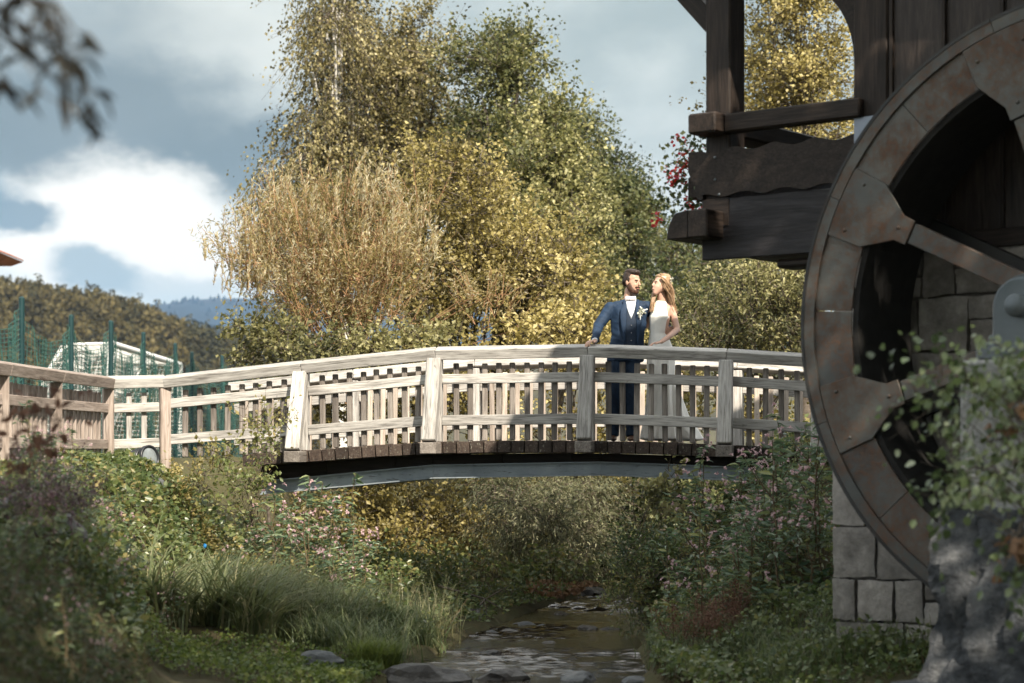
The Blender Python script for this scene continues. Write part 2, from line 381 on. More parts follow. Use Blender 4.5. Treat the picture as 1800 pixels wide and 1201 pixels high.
L['near'] = leafmat('near_leaf', st((.012, .012, .012), (.025, .024, .02), (.045, .04, .03)), .15)
L['heath'] = leafmat('heather', st((.06, .04, .045), (.13, .075, .095), (.22, .13, .16)), .2)
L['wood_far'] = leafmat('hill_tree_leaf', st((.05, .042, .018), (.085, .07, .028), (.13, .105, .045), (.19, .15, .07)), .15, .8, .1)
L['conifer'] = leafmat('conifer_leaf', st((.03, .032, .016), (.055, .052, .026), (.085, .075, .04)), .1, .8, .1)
L['shade'] = leafmat('shade_leaf', st((.10, .13, .045), (.15, .18, .06)), .45)
M['bark'] = wood('bark', (.05, .04, .03), (.10, .08, .062), (.16, .135, .11), .2, .9, .6)
M['twig'] = wood('orange_twig', (.19, .10, .05), (.28, .16, .085), (.34, .22, .13), .2, .8)
M['stem'] = wood('stem', (.06, .05, .03), (.12, .09, .05), (.18, .12, .07), .2, .8)
def birchbark():
    t = NT('birch_bark'); a = t.noise(t.coord((2, 2, 14)), 2.4, 5, .7)
    return t.done(t.pbr(t.ramp(a, [(.36, (.06, .05, .045)), (.46, (.55, .53, .49)), (.7, (.68, .66, .62))]), .7))
M['birchbark'] = birchbark()
def ground():
    t = NT('bank_soil'); v = t.coord(per_object=False); a = t.noise(v, .9, 8, .65); b = t.noise(v, 9, 6, .7)
    c = t.ramp(a, [(.3, (.035, .03, .02)), (.5, (.06, .058, .03)), (.7, (.085, .085, .038))])
    c = t.mix(t.ramp(b, [(.45, (0, 0, 0)), (.7, (.7, .7, .7))]), c, (.10, .075, .045))
    return t.done(t.pbr(c, .95, nrm=t.bump(b, .8, .03), spec=.1))
M['ground'] = ground()
def water():
    t = NT('stream_water'); v = t.coord((1, 2.2, 1), False); a = t.noise(v, 26, 4, .6, .3); b = t.noise(t.coord((1, .45, 1), False), 2.2, 3, .5)
    h = t.math('ADD', a, t.math('MULTIPLY', b, .6))
    return t.done(t.pbr(t.ramp(b, [(.3, (.012, .009, .005)), (.7, (.028, .020, .011))]), .05, nrm=t.bump(h, .35, .010), spec=.6))
M['water'] = water()
# ------------------------------------------------------------------ ground, stream, hills
ip = np.interp
def cx(y): return ip(y, [0, 10, 15, 18, 21, 23, 26, 30, 40, 80], [0, -.05, .05, .32, .72, 1.12, 2.0, 3.4, 7, 16])
def hw(y): return ip(y, [0, 12, 15, 18, 21, 23, 26, 40], [1.3, 1.15, .98, .86, .66, .55, .6, .8])
def gz(x, y):
    x = np.asarray(x, float); y = np.asarray(y, float); c, h = cx(y), hw(y)
    l0 = np.minimum(ip(y, [0, 8, 11, 14, 17, 20, 22, 26, 30, 34, 40, 80], [-1.3, -1.5, -1.75, -2.3, -2.75, -2.7, -2.8, -3.4, -4.2, -3.4, 3, 14]), c-h)
    l1 = l0-ip(y, [0, 8, 14, 20, 26, 40], [.9, .9, 1.1, 1.1, 1.8, 3])
    top_l = ip(y, [0, 8, 12, 17, 20, 24], [1.1, 1.15, 1.3, 1.5, 1.62, 1.62])
    r0 = c+h; r1 = np.maximum(r0+.4, ip(y, [0, 15, 20, 24, 40, 80], [2.6, 2.7, 3.0, 3.3, 10, 19]))
    top_r = ip(y, [0, 14.5, 16.5, 19, 20.5, 24], [.28, .28, .6, 1.1, 1.70, 1.72])
    bed = -.22*(1-np.clip(np.abs(x-c)/h, 0, 1)**2)
    zl = np.where(x > l0, .06+.24*smooth01((c-h-x)/np.maximum(c-h-l0, .05)), .30+(top_l-.30)*smooth01((l0-x)/(l0-l1)))
    zr = .06+(top_r-.06)*smooth01((x-r0)/(r1-r0))
    z = np.where(np.abs(x-c) < h, bed, np.where(x < c, zl, zr))
    bump = .05*np.sin(2.3*x+1.1*y)*np.sin(1.7*y-.8*x)+.03*np.sin(5.1*x-2.0*y+1)*np.sin(4.3*y+1.9*x)
    return z+np.where(np.abs(x-c) < h, 0, bump*np.clip((np.abs(x-c)-h)/.4, 0, 1)*np.where(y < 60, 1, 0))
def G(x, y): return Vector((x, y, float(gz(x, y))))
def axis_coords(a, b, step, lo, hi, q=1.25):
    core = list(np.arange(a, b+1e-6, step)); s = step; v = core[-1]; up = []
    while v < hi: s *= q; v += s; up.append(v)
    s = step; v = core[0]; dn = []
    while v > lo: s *= q; v -= s; dn.append(v)
    return np.array(dn[::-1]+core+up)
xs = axis_coords(-6, 6, .11, -5000, 5000); ys = axis_coords(8, 30, .13, -60, 5000)
X, Y = np.meshgrid(xs, ys, indexing='ij'); nx, ny = X.shape
V = np.stack([X, Y, gz(X, Y)], -1).reshape(-1, 3)
i, j = np.meshgrid(np.arange(nx-1), np.arange(ny-1), indexing='ij'); q = (i*ny+j).ravel()
Fq = np.stack([q, q+ny, q+ny+1, q+1], 1)
tag(put('ground', fast('ground', V, Fq, M['ground'], True)), kind='structure')
# stream surface, rippled
ys = np.concatenate([np.arange(-8, 12, .5), np.arange(12, 14, .1), np.arange(14, 24, .026), np.arange(24, 60, .6)]); ts = np.linspace(-1, 1, 72)
Yw, Tw = np.meshgrid(ys, ts, indexing='ij'); Xw = cx(Yw)+Tw*(hw(Yw)+.12)
Zw = np.zeros_like(Xw)
for k in range(22):
    fx, fy, ph = rng.uniform(2, 26), rng.uniform(14, 78), rng.uniform(0, 6.28)
    Zw += .0015*np.sin(fx*Xw*rng.choice([-1, 1])+fy*Yw+ph)
pat = np.array([[noise.noise(Vector((a*1.1, b*.9, 3.3)))+.5*noise.noise(Vector((a*2.6, b*3.4, 1.3))) for a, b in zip(ra, rb)] for ra, rb in zip(Xw[::6, ::6], Yw[::6, ::6])]); pat = np.repeat(np.repeat(pat, 6, 0), 6, 1)[:Xw.shape[0], :Xw.shape[1]]
Zw *= np.clip(.7+2.2*pat, .06, 1.7)*ip(Yw, [0, 14, 17, 18, 22], [.8, .8, 1.0, 1.3, 1.5])
ny = len(ts); i, j = np.meshgrid(np.arange(len(ys)-1), np.arange(ny-1), indexing='ij'); q = (i*ny+j).ravel()
tag(put('stream_water', fast('stream_water', np.stack([Xw, Yw, Zw], -1).reshape(-1, 3), np.stack([q, q+1, q+ny+1, q+ny], 1), M['water'], True)), kind='structure')
# hills: ridge lines given by bearing (px of the photo) and height
def hill(name, prof, d0, depth, mat):
    px = np.arange(prof[0][0], prof[-1][0]+1, 12.0); py = ip(px, [a for a, b in prof], [b for a, b in prof])
    rows = np.linspace(0, 1, 14); V = []
    for r in rows:
        d = d0+depth*r; z0 = (HZ-py)/F*(d0+depth*.55)*smooth01(np.minimum(r/.55, (1.6-r)/1.05))
        V.append(np.stack([(px-900)/F*d, np.full_like(px, d), z0+1.5-8*(r == 0)], 1))
    V = np.concatenate(V); n = len(px); i, j = np.meshgrid(np.arange(len(rows)-1), np.arange(n-1), indexing='ij'); q = (i*n+j).ravel()
    tag(put(name, fast(name, V, np.stack([q, q+1, q+n+1, q+n], 1), mat, True)), kind='structure'); return V, n
M['hillsoil'] = plain('hill_floor', (.055, .05, .025), .95, var=.4, ns=.05)
M['fir'] = plain('hazy_fir_forest', (.008, .022, .040), .95, var=.4, ns=.02, bumpy=.5)  # blue of the distant air is put into the fir colour
P1 = [(-900, 490), (-300, 500), (0, 540), (60, 547), (110, 557), (170, 564), (210, 574), (270, 592), (330, 622), (400, 640), (470, 645), (700, 650), (1500, 640), (2600, 620)]
hv, hn = hill('near_hill', P1, 420, 330, M['hillsoil'])
P2 = [(-600, 560), (100, 552), (300, 534), (330, 528), (380, 526), (430, 525), (470, 528), (600, 540), (1100, 560), (1800, 560), (2500, 580)]
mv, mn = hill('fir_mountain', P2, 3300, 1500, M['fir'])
# the wood on the near hill and the firs on the skyline of the mountain: a mass
pos = []; ax = []; siz = []; asp = []; tin = []
H = hv.reshape(14, hn, 3)
for k in range(7000):
    r = (rng.uniform(0, .62) if k % 3 else rng.uniform(.42, .6))*13; c = rng.uniform(0, hn-1.01); i0, j0 = int(r), int(c)
    b = H[i0, j0]*(1-(r-i0))*(1-(c-j0))+H[i0+1, j0]*(r-i0)*(1-(c-j0))+H[i0, j0+1]*(1-(r-i0))*(c-j0)+H[i0+1, j0+1]*(r-i0)*(c-j0)
    pxk = b[0]/b[1]*F+900
    if pxk < -160 or pxk > 640: continue
    conif = (pxk > 330 and pxk < 470 and rng.random() < .8) or rng.random() < .12
    h = rng.uniform(6, 10.5); w = rng.uniform(2.6, 4.2); base = rng.uniform(0, .55); m = 70
    if conif:
        t = rng.random(m); a = rng.uniform(0, 6.28, m); rr = (1-t)*1.6*rng.uniform(.5, 1, m)
        pos.append(b+np.stack([rr*np.cos(a), rr*np.sin(a), 1+t*h*1.1], 1)); ax.append(np.stack([np.cos(a), np.sin(a), -.4+0*a], 1))
        siz.append(rng.uniform(.9, 1.6, m)); asp.append(np.full(m, .5)); tin.append(np.clip(rng.normal(-.2+.05*base, .05, m), -.3, 0))
    else:
        u = unit(rng.normal(size=(m, 3))); u[:, 2] = np.abs(u[:, 2])*1.2-.35; rr = rng.uniform(.6, 1.05, m)[:, None]
        pos.append(b+np.array([0, 0, h*.55])+u*rr*np.array([w*.55, w*.55, h*.42])); ax.append(u+rng.normal(size=(m, 3))*.6)
        siz.append(rng.uniform(.8, 1.6, m)); asp.append(rng.uniform(.7, 1, m)); tin.append(np.clip(rng.normal(base+.1, .14, m), 0.02, 1))
pos, ax, siz, asp, tin = (np.concatenate(q) for q in (pos, ax, siz, asp, tin))
for nm, sel, mt in (('hillside_wood', tin > 0, L['wood_far']), ('hillside_conifers', tin <= 0, L['conifer'])):
    v, f, t = leaves(pos[sel], ax[sel], siz[sel], asp[sel], np.where(tin[sel] > 0, tin[sel], -tin[sel]*3))
    o = put(nm, fast(nm, v, f, mt, attr=t))
    tag(o, 'autumn brown and olive broadleaf wood covering the hill behind the sports ground' if nm == 'hillside_wood' else 'pointed dark conifers standing in the wood on the hill', 'wood', kind='stuff')
Hm = mv.reshape(14, mn, 3); pos = []; 
for k in range(900):
    r = rng.uniform(5, 8.2); c = rng.uniform(0, mn-1.01); i0, j0 = int(r), int(c); b = H0 = Hm[i0, j0]*(1-(c-j0))+Hm[i0, j0+1]*(c-j0)
    b = b+(Hm[i0+1, j0]-Hm[i0, j0])*(r-i0)
    pxk = b[0]/b[1]*F+900
    if 200 < pxk < 620: pos.append(b)
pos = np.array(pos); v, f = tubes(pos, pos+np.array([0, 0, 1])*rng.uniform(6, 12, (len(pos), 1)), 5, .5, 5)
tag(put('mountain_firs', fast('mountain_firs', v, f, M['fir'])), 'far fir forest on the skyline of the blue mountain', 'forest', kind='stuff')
# ------------------------------------------------------------------ arched timber footbridge on steel beams
BR = Fr((0, 21.0), R(-9.0)); BW = 2.35
bridge = thing('footbridge', BR.w(-2.6, 0, 1.6), 'arched weathered timber footbridge with picket railings on a blue-grey steel beam', 'bridge')
BU, BN, ZU = BR.U3(), BR.N3(), Vector((0, 0, 1))
joints = [BR.at(px, py, 0.0) for px, py in ((290, 659), (532, 633), (767, 609), (1035, 604), (1278, 612), (1440, 622), (1560, 634))]
def rail_z(u): return float(ip(u, [a for a, b in joints], [b for a, b in joints]))
dk = [BR.at(px, py, 0.06) for px, py in ((290, 806), (400, 801), (520, 793), (640, 784), (767, 777), (900, 774.5), (1035, 774.5), (1150, 777), (1278, 782), (1450, 791), (1560, 799))]
def deck_z(u): return float(ip(u, [a for a, b in dk], [b for a, b in dk]))
RAILS = []
def railing(n0, side, us):
    """side +1: pickets face the camera side; -1: the far railing"""
    W = lambda u, n, z: BR.w(u, n, z)
    # handrail lengths, tilted so that rain runs off outwards
    for k in range(len(us)-1):
        a, b = us[k], us[k+1]; g = .0015
        up = (ZU+BN*side*math.tan(R(16))).normalized()
        bar('handrail', W(a+g, n0+.015*side, rail_z(a)-.075), W(b-g, n0+.015*side, rail_z(b)-.075), .155, .112, M['wood'], bridge, up, .008)
    for k, u in enumerate(us):
        if k == 0: continue
        zt, zb = rail_z(u)-.135, deck_z(u)
        if zb is None: continue
        bar('post', W(u, n0-.03*side, zb), W(u, n0-.03*side, zt), .12, .10, M['wood'], bridge, BN)
        # raking strut in front of the post, standing on the long plank
        p0, p1 = W(u-.01, n0+.36*side, zb+.0), W(u-.005, n0+.075*side, zt-.01)
        bar('strut', p0, p1, .15, .13, M['wood'], bridge, BN*side, .01)
    for k in range(len(us)-1):
        a, b = us[k]+.062, us[k+1]-.062
        for f, hh in ((.655, .105), (.225, .11)):
            pa = W(a, n0+.0*side, deck_z(us[k])+(rail_z(us[k])-deck_z(us[k]))*f); pb = W(b, n0, deck_z(us[k+1])+(rail_z(us[k+1])-deck_z(us[k+1]))*f)
            bar('crossrail', pa, pb, .045, hh, M['wood'], bridge, ZU)
        m = max(2, round((b-a)/.153)-1); st_ = (b-a)/(m+1)
        for q in range(m):
            u = a+st_*(q+1)+rng.uniform(-.006, .006); z0 = deck_z(u)+.004; z1 = rail_z(u)-.185+rng.uniform(-.006, .006)
            h = round(z1-z0, 2); zc = (z0+z1)/2
            lean = rng.uniform(-.006, .006)
            bar('picket', W(u-lean, n0-.047*side, zc-h/2), W(u+lean, n0-.047*side, zc+h/2), .058, .042, M['picket'] if side > 0 else M['picket_far_lit'], bridge, BN, .007)
us_near = [a for a, b in joints]
railing(0.0, 1, us_near)
du = -.0
railing(-BW, -1, [u+du for u in us_near])
# deck: planks lie across the bridge, a longer one under each post
u = BR.at(430, 800, 0)[0]; uend = BR.at(1585, 800, 0)[0]; posts = us_near[1:-1]
pw = .146
while u < uend:
    uc = u+pw/2; long = [p for p in posts if abs(p-uc) < pw*.52]
    if long and abs(long[0]-uc) > pw*.5: long = []
    out = .10+rng.uniform(-.012, .012)
    th = .128; zc = deck_z(uc)-th/2+rng.uniform(-.003, .003)
    s = (deck_z(uc+.07)-deck_z(uc-.07))/.14
    up = (ZU-BU*s).normalized()
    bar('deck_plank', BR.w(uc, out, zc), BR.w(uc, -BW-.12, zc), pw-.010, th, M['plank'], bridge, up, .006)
    u += pw
for p in posts:      # outriggers that carry the struts
    for n1, n2 in ((.115, .42), (-BW-.13, -BW-.42)):
        z = deck_z(p)-.066
        bar('outrigger', BR.w(p-.01, n1, z), BR.w(p-.01, n2, z), .17, .118, M['picket'], bridge, ZU, .006)
# timber stringers and the two steel channels, in straight lengths
bj = [BR.at(px, py, -.12) for px, py in ((455, 846), (760, 817), (1055, 811.5), (1330, 822), (1600, 846))]
def beam_z(u): return float(ip(u, [a for a, b in bj], [b for a, b in bj]))
def channel(ua, ub, n0, s):
    prof = [(0.0, 0.0), (.075, 0), (.075, -.010), (.006, -.014), (.006, -.134), (.075, -.138), (.075, -.148), (0, -.148)]
    V = []; k = len(prof)
    for u in (ua, ub):
        for a, z in prof: V.append(BR.w(u, n0+a*s, beam_z(u)+z))
    Fc = [tuple(range(k)), tuple(range(2*k-1, k-1, -1))]+[(i, (i+1) % k, k+(i+1) % k, k+i) for i in range(k)]
    put('steel_beam', pyd('steel_beam', V, Fc, M['steel']), bridge)
for k in range(len(bj)-1):
    a, b = bj[k][0]+.002, bj[k+1][0]-.002
    for n0, s in ((-.20, 1), (-BW+.2, -1)):
        channel(a, b, n0, s)
    for uu in np.arange(a, b, .75):
        e = min(uu+.745, b); 
        for n0 in (-.215, -BW+.215):
            za, zb = (deck_z(uu)-.135+beam_z(uu))/2, (deck_z(e)-.135+beam_z(e))/2
            hh = max(.04, deck_z(uu)-.137-beam_z(uu))
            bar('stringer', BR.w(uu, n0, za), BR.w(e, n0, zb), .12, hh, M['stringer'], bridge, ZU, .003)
# ------------------------------------------------------------------ approach fence on the left bank
FP = [P(290, 659, BR.w(us_near[0], 0, 0).y), P(190, 661, 21.45), P(98, 648, 19.5), P(4, 634, 17.9), P(-100, 620, 16.4)]
fence = thing('picket_fence', Vector((FP[1].x, FP[1].y, 1.6)), 'brown timber picket fence turning the corner on the left bank before the bridge', 'fence')
for k in range(len(FP)-1):
    a, b = FP[k], FP[k+1]; d = (b-a); d.z = 0; d.normalize(); nrm = Vector((-d.y, d.x, 0))
    if nrm.dot(Vector((0, -1, 0))+Vector((.8, 0, 0))) < 0: nrm = -nrm
    wm_ = M['wood'] if k == 0 else M['wood_brown']
    up = (ZU+nrm*math.tan(R(14))).normalized()
    bar('handrail', a+Vector((0, 0, -.07))+nrm*.015, b+Vector((0, 0, -.07))+nrm*.015, .15, .112, wm_, fence, up, .008)
    ga, gb = a.z-.92, b.z-.92
    A, B = a+d*.06, b-d*.06
    for f, hh in ((.62, .10), (.20, .105)):
        bar('crossrail', Vector((A.x, A.y, a.z-.92*(1-f))), Vector((B.x, B.y, b.z-.92*(1-f))), .045, hh, wm_, fence, ZU)
    Ls = (B-A).length; m = max(2, round(Ls/.152)-1)
    for q in range(m):
        c = A+(B-A)*((q+1)/(m+1))-nrm*.047; z1 = c.z-.185+rng.uniform(-.006, .006); h = .70
        bar('picket', Vector((c.x, c.y, z1-h)), Vector((c.x, c.y, z1)), .058, .042, wm_, fence, nrm, .007)
for p in FP:
    d = Vector((0, 0, 1)); gnd = float(gz(p.x, p.y))
    bar('post', Vector((p.x, p.y, min(gnd-.1, p.z-1.05))), Vector((p.x, p.y, p.z-.135)), .115, .115, M['wood_brown'], fence, Vector((.35, -1, 0)))
# ------------------------------------------------------------------ flood lamp on the bank
lc = P(262, 805, 20.35); ldir = Vector((.80, -.55, .12)).normalized()
lamp = thing('flood_lamp', lc-Vector((0, 0, .14)), 'round black flood lamp lying on the bank by the fence corner', 'lamp')
def lathe(prof, p, ax, sides=28):
    a = ax.orthogonal().normalized(); b = ax.cross(a); V = []; Fc = []
    for r, t in prof:
        for k in range(sides): q = 2*math.pi*k/sides; V.append(p+ax*t+(a*math.cos(q)+b*math.sin(q))*r)
    for i in range(len(prof)-1):
        for k in range(sides): Fc.append((i*sides+k, i*sides+(k+1) % sides, (i+1)*sides+(k+1) % sides, (i+1)*sides+k))
    return np.array([tuple(v) for v in V]), np.array(Fc)
v, f = lathe([(.001, -.24), (.07, -.24), (.085, -.22), (.10, -.05), (.118, -.03), (.132, -.02), (.132, .02), (.112, .022), (.112, .0), (.10, -.01)], lc, ldir)
put('housing', fast('housing', v, f, M['black'], True), lamp)
v, f = lathe([(.109, .004), (.08, .012), (.04, .017), (.001, .018)], lc, ldir)
put('lens', fast('lens', v, f, M['glass'], True), lamp)
for k in range(5):
    v, f = lathe([(.088+.002*k, -.19+.03*k-.004), (.108+.003*k, -.19+.03*k-.004), (.108+.003*k, -.19+.03*k+.004), (.088+.002*k, -.19+.03*k+.004)], lc, ldir)
    put('cooling_fin', fast('cooling_fin', v, f, M['black']), lamp)
sv = ldir.cross(ZU).normalized()
bar('bracket', lc-ldir*.1+sv*.11, lc-ldir*.1+sv*.10-ZU*.2, .03, .008, M['black'], lamp, sv, .001)
bar('bracket', lc-ldir*.1-sv*.11, lc-ldir*.1-sv*.10-ZU*.2, .03, .008, M['black'], lamp, sv, .001)
# ------------------------------------------------------------------ the mill: stone foot, boarded wall, balcony, roof
ML = Fr((2.48, 14.0), math.atan2(-.617, .787)); MU, MN = ML.U3(), ML.N3()
mill = thing('water_mill', ML.w(.2, 0, 0), 'dark timber water mill with boarded wall, carved balcony and stone foot', 'mill')
def mw(u, n, z): return ML.w(u, n, z)
def mbox(name, u0, u1, n0, n1, z0, z1, mat, parent=None, bev=.006):
    """box along the mill's own axes; grain runs along its longest side"""
    c = mw((u0+u1)/2, (n0+n1)/2, (z0+z1)/2); d = (abs(u1-u0), abs(n1-n0), abs(z1-z0)); k = max(range(3), key=lambda i: d[i])
    ax = (MU, MN, ZU)[k]; up = (ZU, ZU, MN)[k]
    o = d[2] if k != 2 else d[1]; w = d[1] if k == 0 else d[0]
    return bar(name, c-ax*d[k]/2, c+ax*d[k]/2, w, o, mat, parent or mill, up, bev)
def mu(px, n=0): return ML.at(px, 500, n)[0]
def mz(px, py, n=0): return ML.at(px, py, n)[1]
UC = mu(1467, 0)                       # left corner of the stone foot
# --- stone foot: a mortar core with single blocks set proud of it
zt = mz(1640, 432)
foot = put('stone_foot', prism([(UC+.03, -.15), (9, -.15), (9, zt), (UC+.03, zt)], mw(0, -.45, 0), MU, ZU, MN, .40, 'stone_foot', M['mortar']), mill)
def block(u0, u1, z0, z1, n, seed, depth=.10, mat=M['stone'], jag=.012, nx=8, nz=8, rough=.006, parent=None, fr=mw, name='stone'):
    """one hewn block: pillowed rough face, uneven edges, real sides"""
    r = np.random.default_rng(seed); V = []; ja = r.uniform(-jag, jag, 8)
    for j in range(nz+1):
        for i in range(nx+1):
            s, t = i/nx, j/nz
            u = u0+(u1-u0)*s+(ja[0]*(1-t)+ja[1]*t if s < .5 else ja[2]*(1-t)+ja[3]*t); z = z0+(z1-z0)*t+(ja[4]*(1-s)+ja[5]*s if t < .5 else ja[6]*(1-s)+ja[7]*s)
            e = min(s, 1-s, t, 1-t)
            b = (r.uniform(-.004, .002) if e == 0 else .006+r.uniform(-rough, rough))
            V.append(fr(u+(r.uniform(-.005, .005) if e == 0 else 0), n+b, z+(r.uniform(-.005, .005) if e == 0 else 0)))
    k = (nx+1)*(nz+1); ring = [i for i in range(nx+1)]+[(j+1)*(nx+1)-1 for j in range(1, nz+1)]+[k-1-i for i in range(1, nx+1)]+[j*(nx+1) for j in range(nz-1, 0, -1)]
    Fc = [(j*(nx+1)+i, j*(nx+1)+i+1, (j+1)*(nx+1)+i+1, (j+1)*(nx+1)+i) for j in range(nz) for i in range(nx)]
    off = Vector(fr(0, -depth, 0))-Vector(fr(0, 0, 0)); base = len(V); m = len(ring)
    V += [V[i].copy() for i in ring]+[V[i]+off for i in ring]
    Fc += [(base+i, base+m+i, base+m+(i+1) % m, base+(i+1) % m) for i in range(m)]
    return put(name, pyd(name, V, Fc, mat, True), parent)
z = -.12; row = 0; r2 = np.random.default_rng(3)
rows_px = [1201, 1094, 1014, 922, 790, 700, 625, 540, 470]
zz = [-.12, mz(1500, 1092), mz(1500, 1016), mz(1500, 924), mz(1500, 795), mz(1560, 715), mz(1600, 620), mz(1600, 525), zt-.012]
zz = sorted(q for q in zz)
for k in range(len(zz)-1):
    u = UC; first = True; row += 1
    while u < 3.6:
        w = (.30, .18, .33, .24, .36, .22, .30, .26)[k % 8] if first else r2.uniform(.2, .42)
        split = (not first) and r2.random() < .35 and zz[k+1]-zz[k] > .24
        if split:
            zm = (zz[k]+zz[k+1])/2+r2.uniform(-.04, .04)
            block(u+.008, u+w-.008, zz[k]+.008, zm-.006, 0, row*100+int(u*90), parent=foot); block(u+.008, u+w-.008, zm+.006, zz[k+1]-.008, .01, row*100+7+int(u*90), parent=foot)
        else: block(u+(.0 if first else .008), u+w-.008, zz[k]+.008, zz[k+1]-.008, r2.uniform(-.01, .025), row*100+3+int(u*90), parent=foot)
        u += w; first = False
# corner return of the stone foot (its end face)
def endfr(u, n, z): return mw(UC-.0+n*-1.0, -u, z)
for k in range(len(zz)-1):
    u = 0.06
    while u < 2.4:
        w = r2.uniform(.25, .45); block(u+.006, u+w-.008, zz[k]+.008, zz[k+1]-.008, 0, 5000+row*100+int(u*90)+k, parent=foot, fr=endfr); u += w
put('stone_core', prism([(0.02, -.15), (2.5, -.15), (2.5, zt), (0.02, zt)], mw(UC+.03, 0, 0), -MN, ZU, MU, .3, 'stone_core', M['mortar']), mill)
# --- boarded wall above the sill
zs0, zs1 = mz(1740, 436), mz(1740, 404)
mbox('sill_beam', mu(1500), 9, -.12, .045, zs0, zs1, M['timber'])
edges = [mu(1568), mu(1660), mu(1763), mu(1850), mu(1950), mu(2060)]
edges += [edges[-1]+.42*k for k in range(1, 12)]
for a, b in zip(edges[:-1], edges[1:]):
    mbox('wall_board', a+.006, b-.006, -.045, -.005+r2.uniform(-.004, .004), zs1+.004, 7.0, M['board'], bev=.004)
for a in edges[:-1]: mbox('cover_strip', a-.014, a+.014, -.004, .022, zs1+.006, 7.0, M['timber'], bev=.003)
mbox('wall_core', mu(1512), 9, -.3, -.05, zs0, 7.0, M['timber'], bev=0)
mbox('corner_post', mu(1502), mu(1562), -.24, .02, zs1+.003, 6.6, M['timber'], bev=.012)
mbox('end_wall', mu(1512)+.02, mu(1512)+.2, -6, -.31, 1.7, 6.6, M['timber'], bev=0)
# --- balcony
bal = group_part('balcony', mw(-1.3, 0, 3), mill)
uL = mu(1240)                          # outer corner
def bb(*a, **k): return mbox(*a, parent=bal, **k)
zr1, zr0 = mz(1245, 207), mz(1245, 240)
bb('corner_post', mu(1239), mu(1239)+.215, -.22, -.005, mz(1240, 455)+.15, 6.2, M['timber'], bev=.012)
bb('handrail', uL+.215, mu(1521), -.03, .09, zr0, zr1-.004, M['timber'], bev=.012)
bb('handrail', uL-.03, uL+.21, -2.4, .20, zr0-.005, zr1+.005, M['timber'], bev=.014)          # end of the front rail, running away from us
def wavy(name, u0, u1, z0, z1, n0, n1, amp, wl, seed, mat):
    us = np.linspace(u0, u1, 60); top = [(u, z1-amp*abs(math.sin(math.pi*(u-u0)/wl+.4))**1.6) for u in us]; bot = [(u, z0+amp*.8*abs(math.sin(math.pi*(u-u0)/wl+1.2))**1.6) for u in us]
    put(name, prism(bot+top[::-1], mw(0, n0, 0), MU, ZU, MN, n1-n0, name, mat), bal)
wavy('carved_board', mu(1234), mu(1530), mz(1240, 350), mz(1240, 264), .0, .035, .035, .34, 1, M['timber'])
bb('panel', mu(1234)+.005, mu(1490), -.05, .012, mz(1240, 458), mz(1240, 352), M['panel'], bev=.006)
bb('panel_post', mu(1239), mu(1283), .013, .022, mz(1240, 400), mz(1240, 352), M['timber'], bev=.002)
# the front board of the balcony seen end on, with its sawn profile
pr = [(0, 0), (0, .32), (-.015, .36), (-.125, .36), (-.13, .22), (-.105, .16), (-.07, .11), (-.06, .04), (-.045, 0)]
put('carved_board', prism([(a*1.0, b) for a, b in pr], mw(uL-.005, .03, mz(1235, 352)), MU, ZU, -MN, 2.4, 'carved_board', M['timber']), bal)
# projecting beam end with a rounded cut
pe = [(0, 0), (.30, 0), (.30, .205), (.06, .205), (.02, .19), (0, .14)]
put('beam_end', prism([(-a, b) for a, b in [(.0, 0), (.19, 0), (.185, .05), (.165, .12), (.12, .19), (.0, .21)]], mw(uL, .24, mz(1235, 424)), MU, ZU, -MN, 2.6, 'beam_end', M['timber'], .008), bal)
bb('beam_end', uL+.003, uL+.17, .013, .25, mz(1235, 424), mz(1235, 424)+.205, M['timber'], bev=.01)
bb('floor_beam', mu(1356), mu(1500), -.30, -.06, mz(1400, 468), mz(1400, 452), M['timber'], bev=.02)
for k in range(9): bb('floor_board', uL+.02, mu(1500), -.06-.26*(k+1), -.06-.26*k-.008, mz(1300, 440), mz(1300, 428), M['timber'], bev=.004)
# knee braces: curved on the wall side, straight on the outer side
def arc_brace(u0, z0, u1, z1, n0, n1, w, bulge, name='knee_brace'):
    pts = []; k = 14
    for i in range(k+1):
        a = math.pi/2*i/k; pts.append((u0+(u1-u0)*(1-math.cos(a)), z0+(z1-z0)*math.sin(a)))
    poly = pts+[(u1, z1+w), (u0+ (w if u1 < u0 else -w), z1+w), (u0+(w if u1 < u0 else -w), z0)]
    put(name, prism(poly, mw(0, n0, 0), MU, ZU, MN, n1-n0, name, M['timber']), bal)
arc_brace(mu(1500), mz(1500, 110), mu(1402), mz(1400, -20), -.16, -.01, .02, 0)
bar('knee_brace', mw(uL+.03, -.10, mz(1240, 44)), mw(uL-.30, -.10, mz(1240, -40)), .13, .14, M['timber'], bal, ZU, .01)
bb('top_plate', uL-.8, mu(1560), -.2, -.02, 5.35, 5.6, M['timber'], bev=.01)
mbox('flashing', mu(1506), mu(1544), .03, .045, mz(1510, 262), mz(1510, 208), plain('zinc', (.22, .25, .30), .4, .4, .15), bev=.004)
for k, (px, py) in enumerate(((1257, 277), (1257, 316), (1264, 342))):
    u_, z_ = ML.at(px, py, .036); v, f = lathe([(.011, 0), (.010, .006), (.001, .008)], mw(u_, .035, z_), MN, 10); put('bolt', fast('bolt', v, f, M['iron']), bal)
